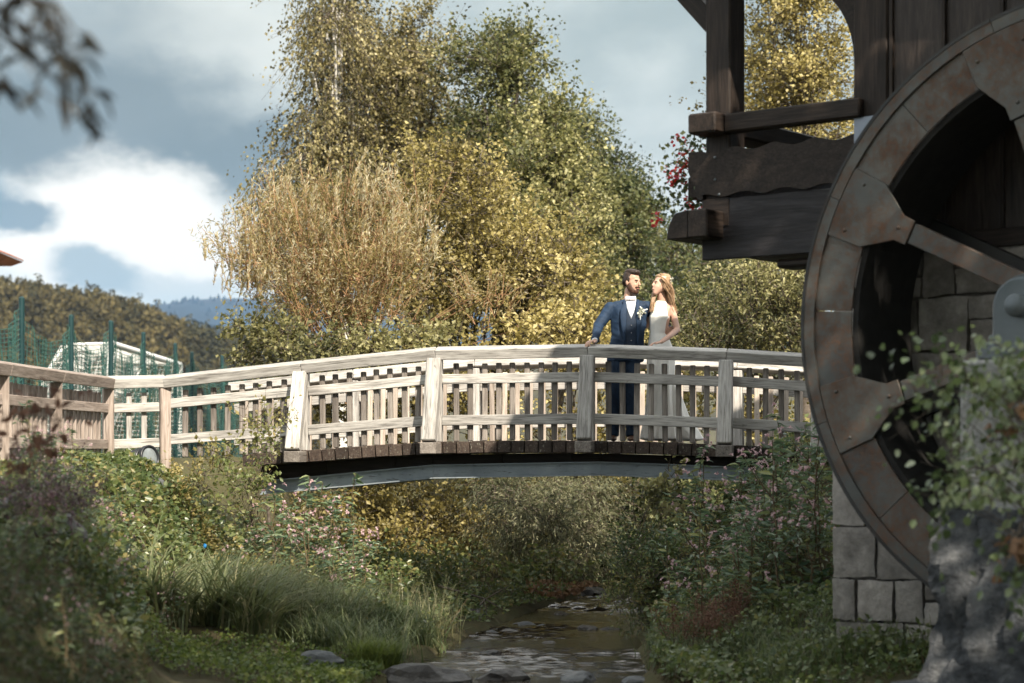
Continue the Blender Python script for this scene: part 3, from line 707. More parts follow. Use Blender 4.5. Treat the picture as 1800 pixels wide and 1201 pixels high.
# --- upper storey and roof (above the frame; it shades the bridge)
ROOF_L, ROOF_E, RIDGE_N, RIDGE_Z, EAVE_Z = -.62, .75, -1.55, 7.80, 6.0
mbox('upper_wall', mu(1512)+.02, 9, -6, -.31, 5.62, 5.72, M['timber'], bev=0)
ro = []
for s in (1, -1):
    e = ROOF_E if s == 1 else -6-ROOF_E
    ez = EAVE_Z-(RIDGE_Z-EAVE_Z)/3*.0
    v = [mw(ROOF_L, e, ez), mw(9.6, e, ez), mw(9.6, RIDGE_N, RIDGE_Z), mw(ROOF_L, RIDGE_N, RIDGE_Z)]
    V = v+[q+Vector((0, 0, .16)) for q in v]
    put('roof', pyd('roof', V, [(0, 1, 2, 3), (7, 6, 5, 4), (0, 4, 5, 1), (1, 5, 6, 2), (2, 6, 7, 3), (3, 7, 4, 0)], M['slate']), mill)
put('gable', prism([(0, 5.7), (-6, 5.7), (-1.55, 7.72)], mw(mu(1512)+.05, 0, 0), MN, ZU, MU, .15, 'gable', M['timber']), mill)
# ------------------------------------------------------------------ the mill wheel
WN0, WN1 = .90, .10; WR = 1.97; wc_u, wc_z = 2.007, EYE+.842
wheel = thing('mill_wheel', mw(wc_u, .5, wc_z), 'huge rusty iron mill wheel with flat spokes and gusset plates', 'mill wheel')
def wp(r, a, n): return mw(wc_u+r*math.cos(a), n, wc_z+r*math.sin(a))
def ring_part(name, r0, r1, a0, a1, n0, n1, mat, seg=14, smooth=False):
    V = []; Fc = []
    for i in range(seg+1):
        a = a0+(a1-a0)*i/seg
        V += [wp(r0, a, n1), wp(r1, a, n1), wp(r1, a, n0), wp(r0, a, n0)]
    for i in range(seg):
        for k in range(4): Fc.append((4*i+k, 4*i+(k+1) % 4, 4*i+4+(k+1) % 4, 4*i+4+k))
    Fc += [(3, 2, 1, 0), (4*seg, 4*seg+1, 4*seg+2, 4*seg+3)]
    return put(name, pyd(name, V, Fc, mat), wheel)
G0 = R(154.0); STEP = R(45)
for k in range(8):
    a = G0+STEP*k
    # two rim plates from gusset to gusset, the flange in lengths, the gusset, the spoke
    for q in (0, 1):
        ring_part('rim_plate', .826*WR, .962*WR, a+STEP*q/2+.0015, a+STEP*(q+1)/2-.0015, WN0-.014, WN0, M['rust'], 8)
    ring_part('flange', .963*WR, WR, a+.001, a+STEP-.001, WN0-.05, WN0+.018, M['rust'], 16)
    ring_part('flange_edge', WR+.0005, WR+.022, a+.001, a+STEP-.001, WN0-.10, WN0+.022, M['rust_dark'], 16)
    er = MU*math.cos(a)+ZU*math.sin(a); et = -MU*math.sin(a)+ZU*math.cos(a)
    o = mw(wc_u, WN0+.0015, wc_z)
    hwid = .235
    def ring_r(t): return math.sqrt((.961*WR)**2-t*t)
    poly = [(ring_r(t), t) for t in np.linspace(-hwid, hwid, 7)]+[(.825*WR, hwid*.93), (.72*WR, .085), (.675*WR, .082), (.675*WR, -.082), (.72*WR, -.085), (.825*WR, -hwid*.93)]
    put('gusset', prism(poly, o, er, et, MN, .016, 'gusset', M['rust'], .003), wheel)
    for rr, tt in ((.90, .16), (.90, -.16), (.72, .0)):
        v, f = lathe([(.012, 0), (.012, .005), (.008, .009), (.001, .010)], mw(wc_u, WN0+.0175, wc_z)+er*rr*WR+et*tt, MN, 8)
        put('rivet', fast('rivet', v, f, M['rust']), wheel)
    bar('spoke', o+er*.673*WR-MN*.03, o+er*.20-MN*.03, .135, .07, M['rust'], wheel, MN, .006)
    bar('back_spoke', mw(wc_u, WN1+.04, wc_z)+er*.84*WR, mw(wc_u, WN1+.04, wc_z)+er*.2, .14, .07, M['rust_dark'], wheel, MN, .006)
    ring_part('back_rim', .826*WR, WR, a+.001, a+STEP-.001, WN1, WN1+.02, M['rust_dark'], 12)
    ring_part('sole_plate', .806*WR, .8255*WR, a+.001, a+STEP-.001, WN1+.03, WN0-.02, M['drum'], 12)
    for q in range(4):
        b = a+STEP*(q+.5)/4
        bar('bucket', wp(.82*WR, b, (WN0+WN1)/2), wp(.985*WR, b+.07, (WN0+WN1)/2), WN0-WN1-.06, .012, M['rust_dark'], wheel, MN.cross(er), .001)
v, f = lathe([(.001, WN0+.06), (.24, WN0+.06), (.24, WN0+.02), (.30, WN0+.02), (.30, WN0-.05), (.10, WN0-.05)], mw(wc_u, 0, wc_z), MN); put('hub', fast('hub', v, f, M['rust'], False), wheel)
BG = 1.62
v, f = lathe([(.001, BG+.40), (.052, BG+.40), (.065, BG+.38), (.065, -.3)], mw(wc_u, 0, wc_z), MN); put('axle', fast('axle', v, f, M['iron'], True), wheel)
# ------------------------------------------------------------------ front pier of rough rock with a concrete seat and the axle bearing
NB = 1.80                                # middle of the bearing along the axle
bear = thing('axle_bearing', mw(wc_u, NB, wc_z-.36), 'blue-grey cast iron bearing block holding the wheel axle on the pier', 'bearing')
bc = mw(wc_u, NB, wc_z)
def arch_poly(r, w, h): return [(-w, -h), (w, -h), (w, -h+.10), (r*1.02, -h+.10), (r, 0)]+[(r*math.cos(t), r*math.sin(t)) for t in np.linspace(.2, math.pi-.2, 12)]+[(-r, 0), (-r*1.02, -h+.10), (-w, -h+.10)]
put('housing', prism(arch_poly(.165, .27, .30), bc-MN*.16, MU, ZU, MN, .30, 'housing', M['iron'], .012), bear)
put('cap_rib', prism([(r_*math.cos(t), r_*math.sin(t)) for r_, ts_ in ((.19, np.linspace(.0, math.pi, 14)), (.165, np.linspace(math.pi, 0, 14))) for t in ts_], bc-MN*.05, MU, ZU, MN, .10, 'cap_rib', M['iron']), bear)
for s in (-1, 1):
    v, f = lathe([(.03, 0), (.03, .03), (.02, .05), (.001, .052)], bc+MU*.22*s-ZU*.199, ZU, 8); put('bolt', fast('bolt', v, f, M['iron']), bear)
PT = wc_z-.30                            # top of the concrete seat
pier = thing('rock_pier', mw(1.6, NB, -.1), 'rough blue-grey rock pier in front of the mill wheel', 'pier')
seat_u0 = mu(1738, NB+.2)
mbox('concrete_seat', wc_u-.33, 4.0, NB-.28, NB+.22, PT-.95, PT, M['concrete'], pier, .02)
def rough_mass(name, u0, u1, n0, n1, z0, z1, seed, mat, amp=.09, res=56, taper=.12):
    """a hewn rock face: a closed box of fine cells pushed in and out by fractal noise"""
    bm = bmesh.new(); bmesh.ops.create_cube(bm, size=1); bmesh.ops.subdivide_edges(bm, edges=bm.edges[:], cuts=res, use_grid_fill=True)
    for v in bm.verts:
        c = v.co+Vector((.5, .5, .5)); t = c.z
        sh = taper*(1-t)
        p = mw(u0-sh+(u1-u0+sh)*c.x, n0+(n1+sh-n0)*c.y, z0+(z1-z0)*c.z)
        q = p*1.5+Vector((seed, seed*2.1, 0)); q.z *= .55
        d = noise.noise_vector(q)*amp*1.0
        rg = noise.ridged_multi_fractal(q*1.3, .9, 2.1, 6, 1.0, 2.0)-1.2
        vz = noise.voronoi(Vector((q.x*2.6, q.y*2.6, q.z*2.0)))[0]; cr = min(1.0, (vz[1]-vz[0])*3.0)
        s_ = rg*amp*.55+cr*amp*.7+noise.fractal(q*6, .8, 2.2, 4)*amp*.35
        v.co = p+d+Vector((s_*MN.x, s_*MN.y, 0))-MU*s_*.7
    return bm_mesh(name, bm, mat, False)
u_edge = mu(1705, NB+.1)
put('rock_face', rough_mass('rock_face', u_edge, 4.2, NB-.15, NB+.35, -.3, PT-.85, 3.0, M['pier']), pier)
put('rock_foot', rough_mass('rock_foot', u_edge-.10, 4.2, NB-.1, NB+.62, -.3, .42, 9.0, M['pier'], .12), pier)
# ------------------------------------------------------------------ sports ground: ball-stop net, goal, a house at the edge
def net_mesh(name, S, nu, nv, r, mat, seg=1):
    """net of cords over a surface S(u, v), u, v in 0..1; cords are thin three-sided rods"""
    A, B = [], []
    us = np.linspace(0, 1, nu+1); vs = np.linspace(0, 1, nv+1); fine_u = np.linspace(0, 1, max(8, nu//2)+1); fine_v = np.linspace(0, 1, max(6, nv//2)+1)
    for u in us:
        p = S(np.full_like(fine_v, u), fine_v); A.append(p[:-1]); B.append(p[1:])
    for v_ in vs:
        p = S(fine_u, np.full_like(fine_u, v_)); A.append(p[:-1]); B.append(p[1:])
    v, f = tubes(np.concatenate(A), np.concatenate(B), r, r, 3)
    return fast(name, v, f, mat)
tops = [(-45, 500, 27.6), (38, 527, 30.6), (125, 558, 34.2), (195, 568, 36.6), (252, 588, 39.8), (308, 607, 43.3), (337, 622, 46.5), (390, 628, 50.0), (432, 640, 54.0)]
nf = thing('ball_stop_net', P(125, 800, 34.2), 'green ball-stop net hung between green posts beside the sports ground', 'net')
tp = [P(*t) for t in tops]
for k, p in enumerate(tp):
    g = 1.55; v, f = pathtube([(p.x, p.y, g), (p.x, p.y, p.z+.02)], [.045, .045], 10); v2, f2 = lathe([(.045, .02), (.03, .045), (.001, .05)], p, ZU, 10)
    o = put('post', fast('post', *merge((v, f), (v2, f2)), M['green_post'], True), nf)
for k in range(len(tp)-1):
    a, b = np.array(tp[k]), np.array(tp[k+1]); r3 = np.random.default_rng(k+5); ph = r3.uniform(0, 6, 3)
    def S(u, v, a=a, b=b, ph=ph):
        u = np.asarray(u)[..., None]; v = np.asarray(v)[..., None]
        sag = 4*u*(1-u)*.42
        top = a+(b-a)*u-np.array([0, 0, 1])*sag-np.array([0, 0, .12]); bot = a+(b-a)*u; bot = np.concatenate([bot[..., :2], np.full_like(bot[..., :1], 1.6)], -1)
        p = top+(bot-top)*v
        fold = .10*np.sin(14*u+ph[0]+2*v)*(.4+v)+.05*np.sin(33*u+ph[1]-3*v)
        return p+fold*np.array([1, 0, 0])+np.array([0, 1, 0])*.12*np.sin(4*v+ph[2]+6*u)*v
    Ln = np.linalg.norm(b-a); put('net', net_mesh('net', S, int(Ln/.075), 30, .0058, M['green_net']), nf)
goal = thing('football_goal', P(195, 800, 40.5), 'white football goal with white net behind the green ball-stop net', 'goal')
g0, g1 = P(194, 604, 40.5), P(316, 642, 50.0); gb = 1.62
c0 = Vector((g0.x, g0.y, gb)); c1 = Vector((g1.x, g1.y, gb)); g1.z = g0.z
back0, back1 = Vector((g0.x-2.0, g0.y-.2, gb)), Vector((g1.x-2.0, g1.y-.2, gb)); tb0, tb1 = Vector((g0.x-1.0, g0.y-.1, g0.z-.05)), Vector((g1.x-1.0, g1.y-.1, g1.z-.05))
def pipe(name, pts, r, mat, parent): 
    v, f = pathtube(pts, [r]*len(pts), 10); return put(name, fast(name, v, f, mat, True), parent)
pipe('goal_post', [c0, g0], .075, M['white_metal'], goal); pipe('goal_post', [c1, g1], .075, M['white_metal'], goal)
pipe('crossbar', [g0, g1], .07, M['white_metal'], goal)
for t, tb, b in ((g0, tb0, back0), (g1, tb1, back1)):
    pipe('net_hoop', [t, tb+Vector((.25, .02, .03)), tb+Vector((.05, 0, -.08)), tb+Vector((-.15, 0, -.35)), b], .03, M['white_metal'], goal)
pipe('ground_bar', [back0, back1], .03, M['white_metal'], goal)
def quadS(a, b, c, d, sag=.0):
    a, b, c, d = (np.array(q) for q in (a, b, c, d))
    def S(u, v):
        u = np.asarray(u)[..., None]; v = np.asarray(v)[..., None]
        return a*(1-u)*(1-v)+b*u*(1-v)+c*u*v+d*(1-u)*v-np.array([0, 0, 1])*sag*4*u*(1-u)*4*v*(1-v)+np.array([1, .3, 0])*.05*np.sin(9*u+7*v)
    return S
put('roof_net', net_mesh('roof_net', quadS(g0, g1, tb1, tb0, .12), 75, 10, .006, M['white_net']), goal)
put('back_net', net_mesh('back_net', quadS(tb0, tb1, back1, back0, .0), 75, 20, .006, M['white_net']), goal)
for a, b, c, d in ((g0, tb0, back0, c0), (g1, tb1, back1, c1)):
    put('side_net', net_mesh('side_net', quadS(a, b, c, d), 14, 20, .006, M['white_net']), goal)
# house whose eave just reaches into the picture
house = thing('tiled_house', Vector((-20.5, 62, 1.5)), 'red tiled roof corner of a house at the left edge', 'house')
e = P(41, 461, 58); ex, ez = e.x, e.z
put('wall', prism([(-1.6, 1.5), (-11.6, 1.5), (-11.6, ez-.1), (-1.6, ez-.1)], (ex, e.y-10, 0), (1, 0, 0), (0, 0, 1), (0, 1, 0), 9, 'wall', M['plaster']), house)
sl = .42
rf = put('roof', prism([(0, 0), (-6.6, 6.6*sl), (-13.2, 0), (-12.9, -.12), (-.35, -.12)], (ex, e.y-11, ez), (1, 0, 0), (0, 0, 1), (0, 1, 0), 11, 'roof', M['roof_tile']), house)
tl = box_me(.42, .36, .035, M['roof_tile'], .01)
for i in range(8):
    for j in range(8):
        p = Vector((ex-.18-.38*i, e.y-.17-.38*j, ez+.05+(.18+.38*i)*sl)); put('roof_tile', tl, rf, Matrix.Translation(p) @ Matrix.Rotation(math.atan(sl)+.03, 4, 'Y'))
for k in range(2):
    c = Vector((ex-1.6-.0, e.y-8+3*k, 4.2)); w = put('window', box_me(.1, 1.1, 1.3, M['white_metal'], .02), house, Matrix.Translation(c)); put('pane', box_me(.04, .9, 1.1, M['black'], .0), w, Matrix.Translation(c+Vector((.05, 0, 0))))
# ------------------------------------------------------------------ trees and shrubs
def inside(ells, n, shell=.55, seed=0, bough=.3, per=15):
    """n twig points gathered in boughs, the boughs spread through a union of ellipsoids (px, py, d, rx_px, ry_px, rd_m), mostly near its outside"""
    r = np.random.default_rng(seed); C = []; Rr = []; w = []
    for px, py, d, rx, ry, rd in ells:
        C.append(P(px, py, d)); q = (rx/F*d, rd, ry/F*d); Rr.append(q); w.append((q[0]*q[1]*q[2])**.75)
    C = np.array([tuple(c) for c in C]); Rr = np.array(Rr); w = np.array(w)/sum(w)
    nb = max(6, n//per); k = r.choice(len(ells), nb, p=w); u = unit(r.normal(size=(nb, 3))); rad = r.random(nb)**(1/3); rad = shell*np.maximum(rad, .55+.45*r.random(nb))+(1-shell)*rad
    off = u*rad[:, None]*Rr[k]*(1+.22*r.normal(size=nb))[:, None]
    bs = bough*r.uniform(.5, 1.5, nb); bt = r.normal(size=nb)*.23
    j = r.integers(0, nb, n); e = r.normal(size=(n, 3))*np.array([.62, .62, .42])
    pts = C[k][j]+off[j]*.93+e*bs[j][:, None]
    out = unit(off[j]/Rr[k][j]*.6+unit(e)*.75)
    return pts, out, C, Rr, bt[j]
def tree(name, label, cat, group, trunk_px, base_z, ells, leafmat_, n_twigs, per_twig, size, aspect, seed, twig_len=.6, spread=.10, droop=0.0, up=.35,
         bark=None, twigmat=None, trunk_r=.12, twig_r=.006, shape=KITE, gap=.0, limbs=14, crown_name='crown', sidebias=None, tint_lo=.0, tint_hi=1.0, trunk_top=None, lean=None, show_twigs=True, bough=.3, per=15):
    r = np.random.default_rng(seed); bark = bark or M['bark']
    c, out, C, Rr, bt = inside(ells, n_twigs, seed=seed, bough=bough, per=per)
    if gap > 0:
        f = np.array([noise.noise(Vector(p)*1.35+Vector((seed*1.7, 0, 0)))+.5*noise.noise(Vector(p)*3.1) for p in c]); keep = f > np.quantile(f, gap); c, out, bt = c[keep], out[keep], bt[keep]
    n = len(c); d0 = ells[0][2]
    bx_ = (trunk_px-900)/F*d0; base = Vector((bx_, d0, float(gz(bx_, d0)))) if lean is None else lean
    top = trunk_top or Vector(C[np.argmax(C[:, 2])]); root = thing(name, base, label, cat, group)
    dirs = unit(out*.75+np.array([0, 0, up])+r.normal(size=(n, 3))*.45)
    if droop: dirs[:, 2] -= droop*r.uniform(.4, 1.2, n); dirs = unit(dirs)
    Lt = twig_len*r.uniform(.55, 1.25, n)
    t = r.random((n, per_twig)); pos = c[:, None]+dirs[:, None]*(t*Lt[:, None])[..., None]
    if droop: pos[..., 2] -= droop*.5*(t**2)*Lt[:, None]
    pos = pos+r.normal(size=pos.shape)*spread*(.35+.65*t[..., None])
    axl = unit(dirs[:, None]*.7+r.normal(size=pos.shape)*.75+np.array([0, 0, -.35-droop]))
    clump = np.clip(.48+bt+.30*np.array([noise.noise(Vector(p)*.9+Vector((seed, 5, 0))) for p in c])+r.normal(size=n)*.10, 0, 1)
    tint = np.clip(clump[:, None]+r.normal(size=t.shape)*.17, 0, 1)*(tint_hi-tint_lo)+tint_lo
    V, Fc, tv = leaves(pos.reshape(-1, 3), axl.reshape(-1, 3), size*r.uniform(.6, 1.3, n*per_twig), aspect, tint.ravel(), shape)
    put(crown_name, fast(crown_name, V, Fc, leafmat_, attr=tv), root)
    # trunk with limbs reaching to the crown, and the twigs
    H = top-base; k = 9
    tr = [base-Vector((0, 0, .25))+H*(i/k)+Vector((math.sin(i*1.3+seed), math.cos(i*1.7+seed), 0))*H.length*.012*(i > 0) for i in range(k+1)]
    parts = [pathtube(tr, [trunk_r*(1-.82*i/k)*(1.25 if i == 0 else 1) for i in range(k+1)], 8)]
    ends = c[r.choice(n, min(limbs, n), replace=False)]; nodes = [np.array(q) for q in tr]
    for e in ends:
        e = Vector(e); h = min(max((e.z-base.z)/max(H.z, .1)*.7-.08, .06), .92); s = base+H*h
        m1 = s.lerp(e, .35)+Vector((0, 0, .08*(e-s).length)); m2 = s.lerp(e, .7)+Vector((0, 0, .07*(e-s).length))
        r0 = trunk_r*(1-.8*h)*.5; pts = [s, m1, m2, e]; parts.append(pathtube(pts, [r0, r0*.7, r0*.45, r0*.2], 6)); nodes += [np.array(m1), np.array(m2), np.array(e), np.array(m1.lerp(m2, .5)), np.array(m2.lerp(e, .5))]
    put('trunk', fast('trunk', *merge(*parts), bark, True), root)
    if show_twigs:
        N_ = np.array(nodes); sel = r.choice(n, int(n*.75), replace=False); cs = c[sel]
        near = N_[np.argmin(((cs[:, None]-N_[None])**2).sum(-1), 1)]; mid = cs*.55+near*.45+r.normal(size=cs.shape)*.05
        v1, f1 = tubes(mid, cs, twig_r*1.6, twig_r, 3); v2, f2 = tubes(cs, cs+dirs[sel]*Lt[sel][:, None]-(np.array([0, 0, droop*.5])*Lt[sel][:, None]), twig_r, twig_r*.4, 3)
        put('twigs', fast('twigs', *merge((v1, f1), (v2, f2)), twigmat or (bark if bark.name != 'birch_bark' else M['bark'])), root)['kind'] = 'stuff'
    return root
def shoots(root, pts, n, lmin, lmax, leaf, seed, size=.08, asp=.12, bark=None, tint=(.6, 1)):
    """upright leading shoots with narrow leaves, standing out of a crown"""
    r = np.random.default_rng(seed); P0 = []; P1 = []; pos = []; ax = []
    for k in range(n):
        px, py, d = pts[r.integers(len(pts))]; b = np.array(P(px+r.normal()*28, py+r.normal()*22, d+r.normal()*.35)); dr = unit(np.array([r.normal()*.22+.04, r.normal()*.2, 1.0])); l = r.uniform(lmin, lmax)
        P0.append(b); P1.append(b+dr*l); t = r.random(34); pos.append(b+dr*(t*l)[:, None]); a = r.uniform(0, 6.28, 34); ax.append(dr*1.3+np.stack([np.cos(a), np.sin(a), 0*a], 1)*.65)
    v, f = tubes(np.array(P0), np.array(P1), .005, .002, 3); put('shoots', fast('shoots', v, f, bark or M['twig']), root)['kind'] = 'stuff'
    pos = np.concatenate(pos); ax = np.concatenate(ax); v, f, t = leaves(pos, ax, size*r.uniform(.6, 1.2, len(pos)), asp, r.uniform(*tint, len(pos))); put('shoot_leaves', fast('shoot_leaves', v, f, leaf, attr=t), root)['kind'] = 'stuff'
GB = 'trees behind the bridge'
# -- tall group behind the bridge
tree('birch_tree', 'tall weeping birch with white trunk behind the bridge', 'tree', GB, 600, 1.6,
     [(585, 70, 38, 46, 130, 1.1), (580, -90, 38, 45, 90, 1.0), (565, 230, 38, 58, 110, 1.2), (530, 370, 37.5, 62, 110, 1.3), (620, 330, 38.5, 70, 150, 1.4), (492, 330, 37.5, 22, 60, .7)],
     L['birch'], 1900, 23, .068, .72, 11, .9, .09, droop=1.1, up=.0, bark=M['birchbark'], trunk_r=.16, gap=.06, limbs=26, trunk_top=P(585, -120, 38), twig_r=.006, bough=.26)
tree('lime_tree', 'broad golden olive tree, tallest crown right of the birch', 'tree', GB, 730, 1.6,
     [(700, 210, 40, 78, 150, 1.8), (700, 75, 40, 42, 60, 1.0), (758, 340, 39.5, 85, 140, 2.0), (660, 380, 39, 80, 160, 1.8), (768, 95, 40, 28, 42, .7), (735, 30, 40, 16, 30, .5)],
     L['birch'], 2300, 25, .072, .8, 12, .7, .10, limbs=30, trunk_r=.18, bough=.36)
tree('oak_tree', 'dark green upright tree with ragged top right of the tallest crown', 'tree', GB, 865, 1.6,
     [(892, 115, 37, 26, 50, .8), (865, 240, 37, 44, 105, 1.2), (890, 390, 36.5, 68, 130, 1.5), (842, 130, 37.5, 18, 50, .6), (912, 175, 37, 16, 60, .6), (900, 85, 37, 12, 24, .4)],
     L['maple'], 1900, 23, .073, .8, 13, .6, .085, limbs=28, trunk_r=.15, tint_hi=.85, bough=.28)
tree('maple_tree', 'yellow-green tree with stepped crown behind the groom', 'tree', GB, 985, 1.6,
     [(970, 310, 35, 36, 80, 1.0), (950, 420, 34.5, 70, 120, 1.5), (1030, 450, 35, 48, 90, 1.2), (978, 235, 35, 18, 45, .5), (1000, 520, 34.5, 80, 90, 1.3)],
     L['maple'], 2100, 23, .072, .8, 14, .55, .085, limbs=28, trunk_r=.14, bough=.26)
tree('alder_tree', 'bluish dark alder with thin upright tops, right of the trees behind the bridge', 'tree', GB, 1050, 1.6,
     [(1004, 200, 41, 10, 55, .3), (1040, 235, 41, 9, 65, .3), (1072, 300, 41, 16, 65, .5), (1095, 400, 41, 34, 80, 1.1), (1035, 360, 41, 38, 95, 1.1), (1128, 360, 41, 10, 55, .4)],
     L['green'], 1200, 19, .075, .85, 15, .6, .075, limbs=24, trunk_r=.13, bough=.20)
tree('dark_tree', 'dim olive tree mass beyond the couple, under the balcony', 'tree', GB, 1200, 1.6,
     [(1150, 470, 46, 70, 105, 2.0), (1225, 500, 44, 80, 100, 2.0), (1320, 520, 44, 90, 90, 2.0), (1120, 560, 42, 70, 90, 1.6), (1260, 590, 42, 120, 70, 1.6)],
     L['green'], 1700, 21, .088, .8, 16, .65, .11, limbs=20, trunk_r=.15, bough=.40)
tree('beech_tree', 'golden tree seen through the mill balcony opening', 'tree', GB, 1410, 1.6,
     [(1400, 60, 34, 80, 120, 1.3), (1420, 200, 34, 95, 100, 1.5), (1395, -60, 34, 60, 90, 1.2), (1440, 320, 34, 100, 90, 1.4)],
     L['hazel'], 1700, 20, .064, .8, 17, .55, .09, limbs=24, trunk_r=.14, tint_hi=.85, bough=.28)
# -- shrubs just behind the bridge
GS = 'shrubs behind the bridge'
ws = tree('willow_shrub', 'feathery orange-brown willow shrub with pale tips behind the bridge', 'shrub', GS, 610, 1.6,
     [(600, 450, 27.5, 110, 95, 1.1), (505, 430, 27.5, 62, 85, .8), (690, 450, 27.8, 85, 95, 1.0), (445, 450, 27.3, 36, 55, .5), (600, 535, 27.3, 150, 75, 1.0), (510, 375, 27.5, 26, 30, .4), (640, 370, 27.6, 45, 40, .5), (850, 520, 27.2, 40, 40, .4), (430, 520, 27.2, 25, 30, .3)],
     L['willow'], 1150, 22, .08, .13, 21, .55, .045, up=1.5, bark=M['twig'], trunk_r=.05, twig_r=.005, limbs=80, bough=.20, per=13)
shoots(ws, [(505, 365, 27.4), (480, 410, 27.2), (560, 390, 27.3), (625, 365, 27.3), (650, 345, 27.5), (690, 385, 27.3), (590, 430, 27.0), (735, 420, 27.4), (425, 440, 27.2), (640, 420, 27.0), (540, 440, 26.9), (700, 460, 27), (410, 490, 27.2), (450, 500, 27.1)], 230, .2, .6, L['willow'], 7)
tree('hazel_shrub', 'sunlit golden hazel shrub with broad leaves behind the bridge', 'shrub', GS, 880, 1.6,
     [(850, 400, 29.5, 90, 115, 1.2), (920, 500, 29, 110, 100, 1.3), (785, 320, 29.8, 45, 50, .8), (800, 530, 28.8, 85, 90, 1.0), (1000, 540, 28.5, 65, 80, 1.0), (750, 275, 30, 22, 25, .4)],
     L['hazel'], 1800, 18, .064, .75, 22, .42, .07, limbs=30, trunk_r=.07, bough=.26)
tree('guelder_shrub', 'low green shrub with red leaves behind the left end of the bridge', 'shrub', GS, 480, 1.6,
     [(470, 610, 26.2, 45, 45, .6), (560, 630, 26, 60, 35, .6), (440, 570, 26.4, 16, 35, .3), (660, 625, 26.2, 70, 35, .6), (760, 620, 26.4, 50, 40, .5)],
     L['olive'], 480, 15, .068, .75, 23, .35, .06, limbs=24, trunk_r=.03, bough=.17)
tree('olive_shrub', 'pale glossy small-leaved shrub right of the bride behind the railing', 'shrub', GS, 1330, 1.7,
     [(1310, 560, 26, 80, 70, .8), (1380, 520, 26, 65, 65, .8), (1390, 600, 25.8, 70, 70, .8), (1260, 620, 25.8, 45, 55, .6), (1330, 490, 26, 28, 30, .4)],
     L['olive'], 800, 18, .066, .42, 24, .5, .05, up=.8, limbs=34, trunk_r=.04, shape=LANCE, bough=.20)
tree('yellow_shrub', 'bright yellow-green shrub behind the groom at railing height', 'shrub', GS, 1000, 1.6,
     [(1010, 590, 27, 50, 60, .8), (960, 610, 27, 65, 50, .8), (1050, 640, 27, 40, 60, .6), (900, 670, 26.5, 100, 50, .6), (760, 700, 26.5, 130, 60, .6), (1180, 680, 28, 90, 50, .6), (620, 720, 26.5, 120, 50, .6), (1150, 735, 26.5, 120, 45, .5), (950, 745, 26.5, 110, 40, .5), (1330, 735, 25.6, 90, 45, .5)],
     L['hazel'], 1050, 15, .072, .7, 25, .36, .07, tint_lo=.15, limbs=24, trunk_r=.03, bough=.2)
# -- under the bridge, along the far stream
GU = 'shrubs below the bridge'
tree('grey_willow_shrub', 'grey-green narrow-leaved willow shrub hanging over the stream under the bridge', 'shrub', GU, 960, .1,
     [(955, 915, 25.6, 95, 70, .7), (1005, 880, 26.2, 65, 55, .7), (890, 890, 26, 50, 55, .6), (1000, 985, 25.4, 60, 45, .5)],
     L['greywillow'], 900, 24, .072, .15, 31, .42, .05, up=.1, droop=.4, limbs=40, trunk_r=.04, twig_r=.004, bough=.17)
tree('sunlit_shrub', 'sunlit lime shrub low behind the stream under the bridge', 'shrub', GU, 1020, .3,
     [(1020, 870, 29.5, 60, 50, .8), (1065, 920, 29.5, 50, 60, .8), (1000, 960, 29, 60, 40, .7), (870, 860, 30, 90, 50, .8)], L['hazel'], 520, 16, .075, .7, 32, .4, .08, limbs=14, trunk_r=.03, bough=.2)
tree('brown_shrub', 'russet and yellow shrub under the left half of the bridge', 'shrub', GU, 720, .3,
     [(690, 890, 27.6, 90, 60, .8), (800, 930, 27.6, 75, 55, .8), (610, 890, 27.2, 75, 60, .7), (690, 960, 27, 90, 45, .7), (560, 940, 26.8, 60, 50, .6)],
     L['hazel'], 820, 16, .07, .65, 33, .36, .07, limbs=30, trunk_r=.03, tint_hi=.8, bough=.2)
tree('shady_shrub', 'dark shrub in the shade under the right half of the bridge', 'shrub', GU, 1180, .3,
     [(1190, 915, 26.5, 95, 70, .8), (1280, 900, 26, 90, 80, .8), (1120, 970, 26.5, 50, 50, .8), (1380, 900, 25, 80, 80, .7)],
     L['green'], 760, 16, .08, .6, 34, .4, .08, limbs=22, trunk_r=.03, bough=.2)
tree('twiggy_bush', 'small dark bush with fine leaves at the right edge of the stream', 'shrub', None, 1150, .1,
     [(1145, 1010, 19.0, 58, 52, .45), (1120, 1060, 18.8, 45, 42, .4), (1190, 1020, 18.7, 55, 60, .4)], L['bramble'], 560, 18, .042, .4, 35, .26, .035, up=.6, limbs=28, trunk_r=.018, twig_r=.003, bough=.12)
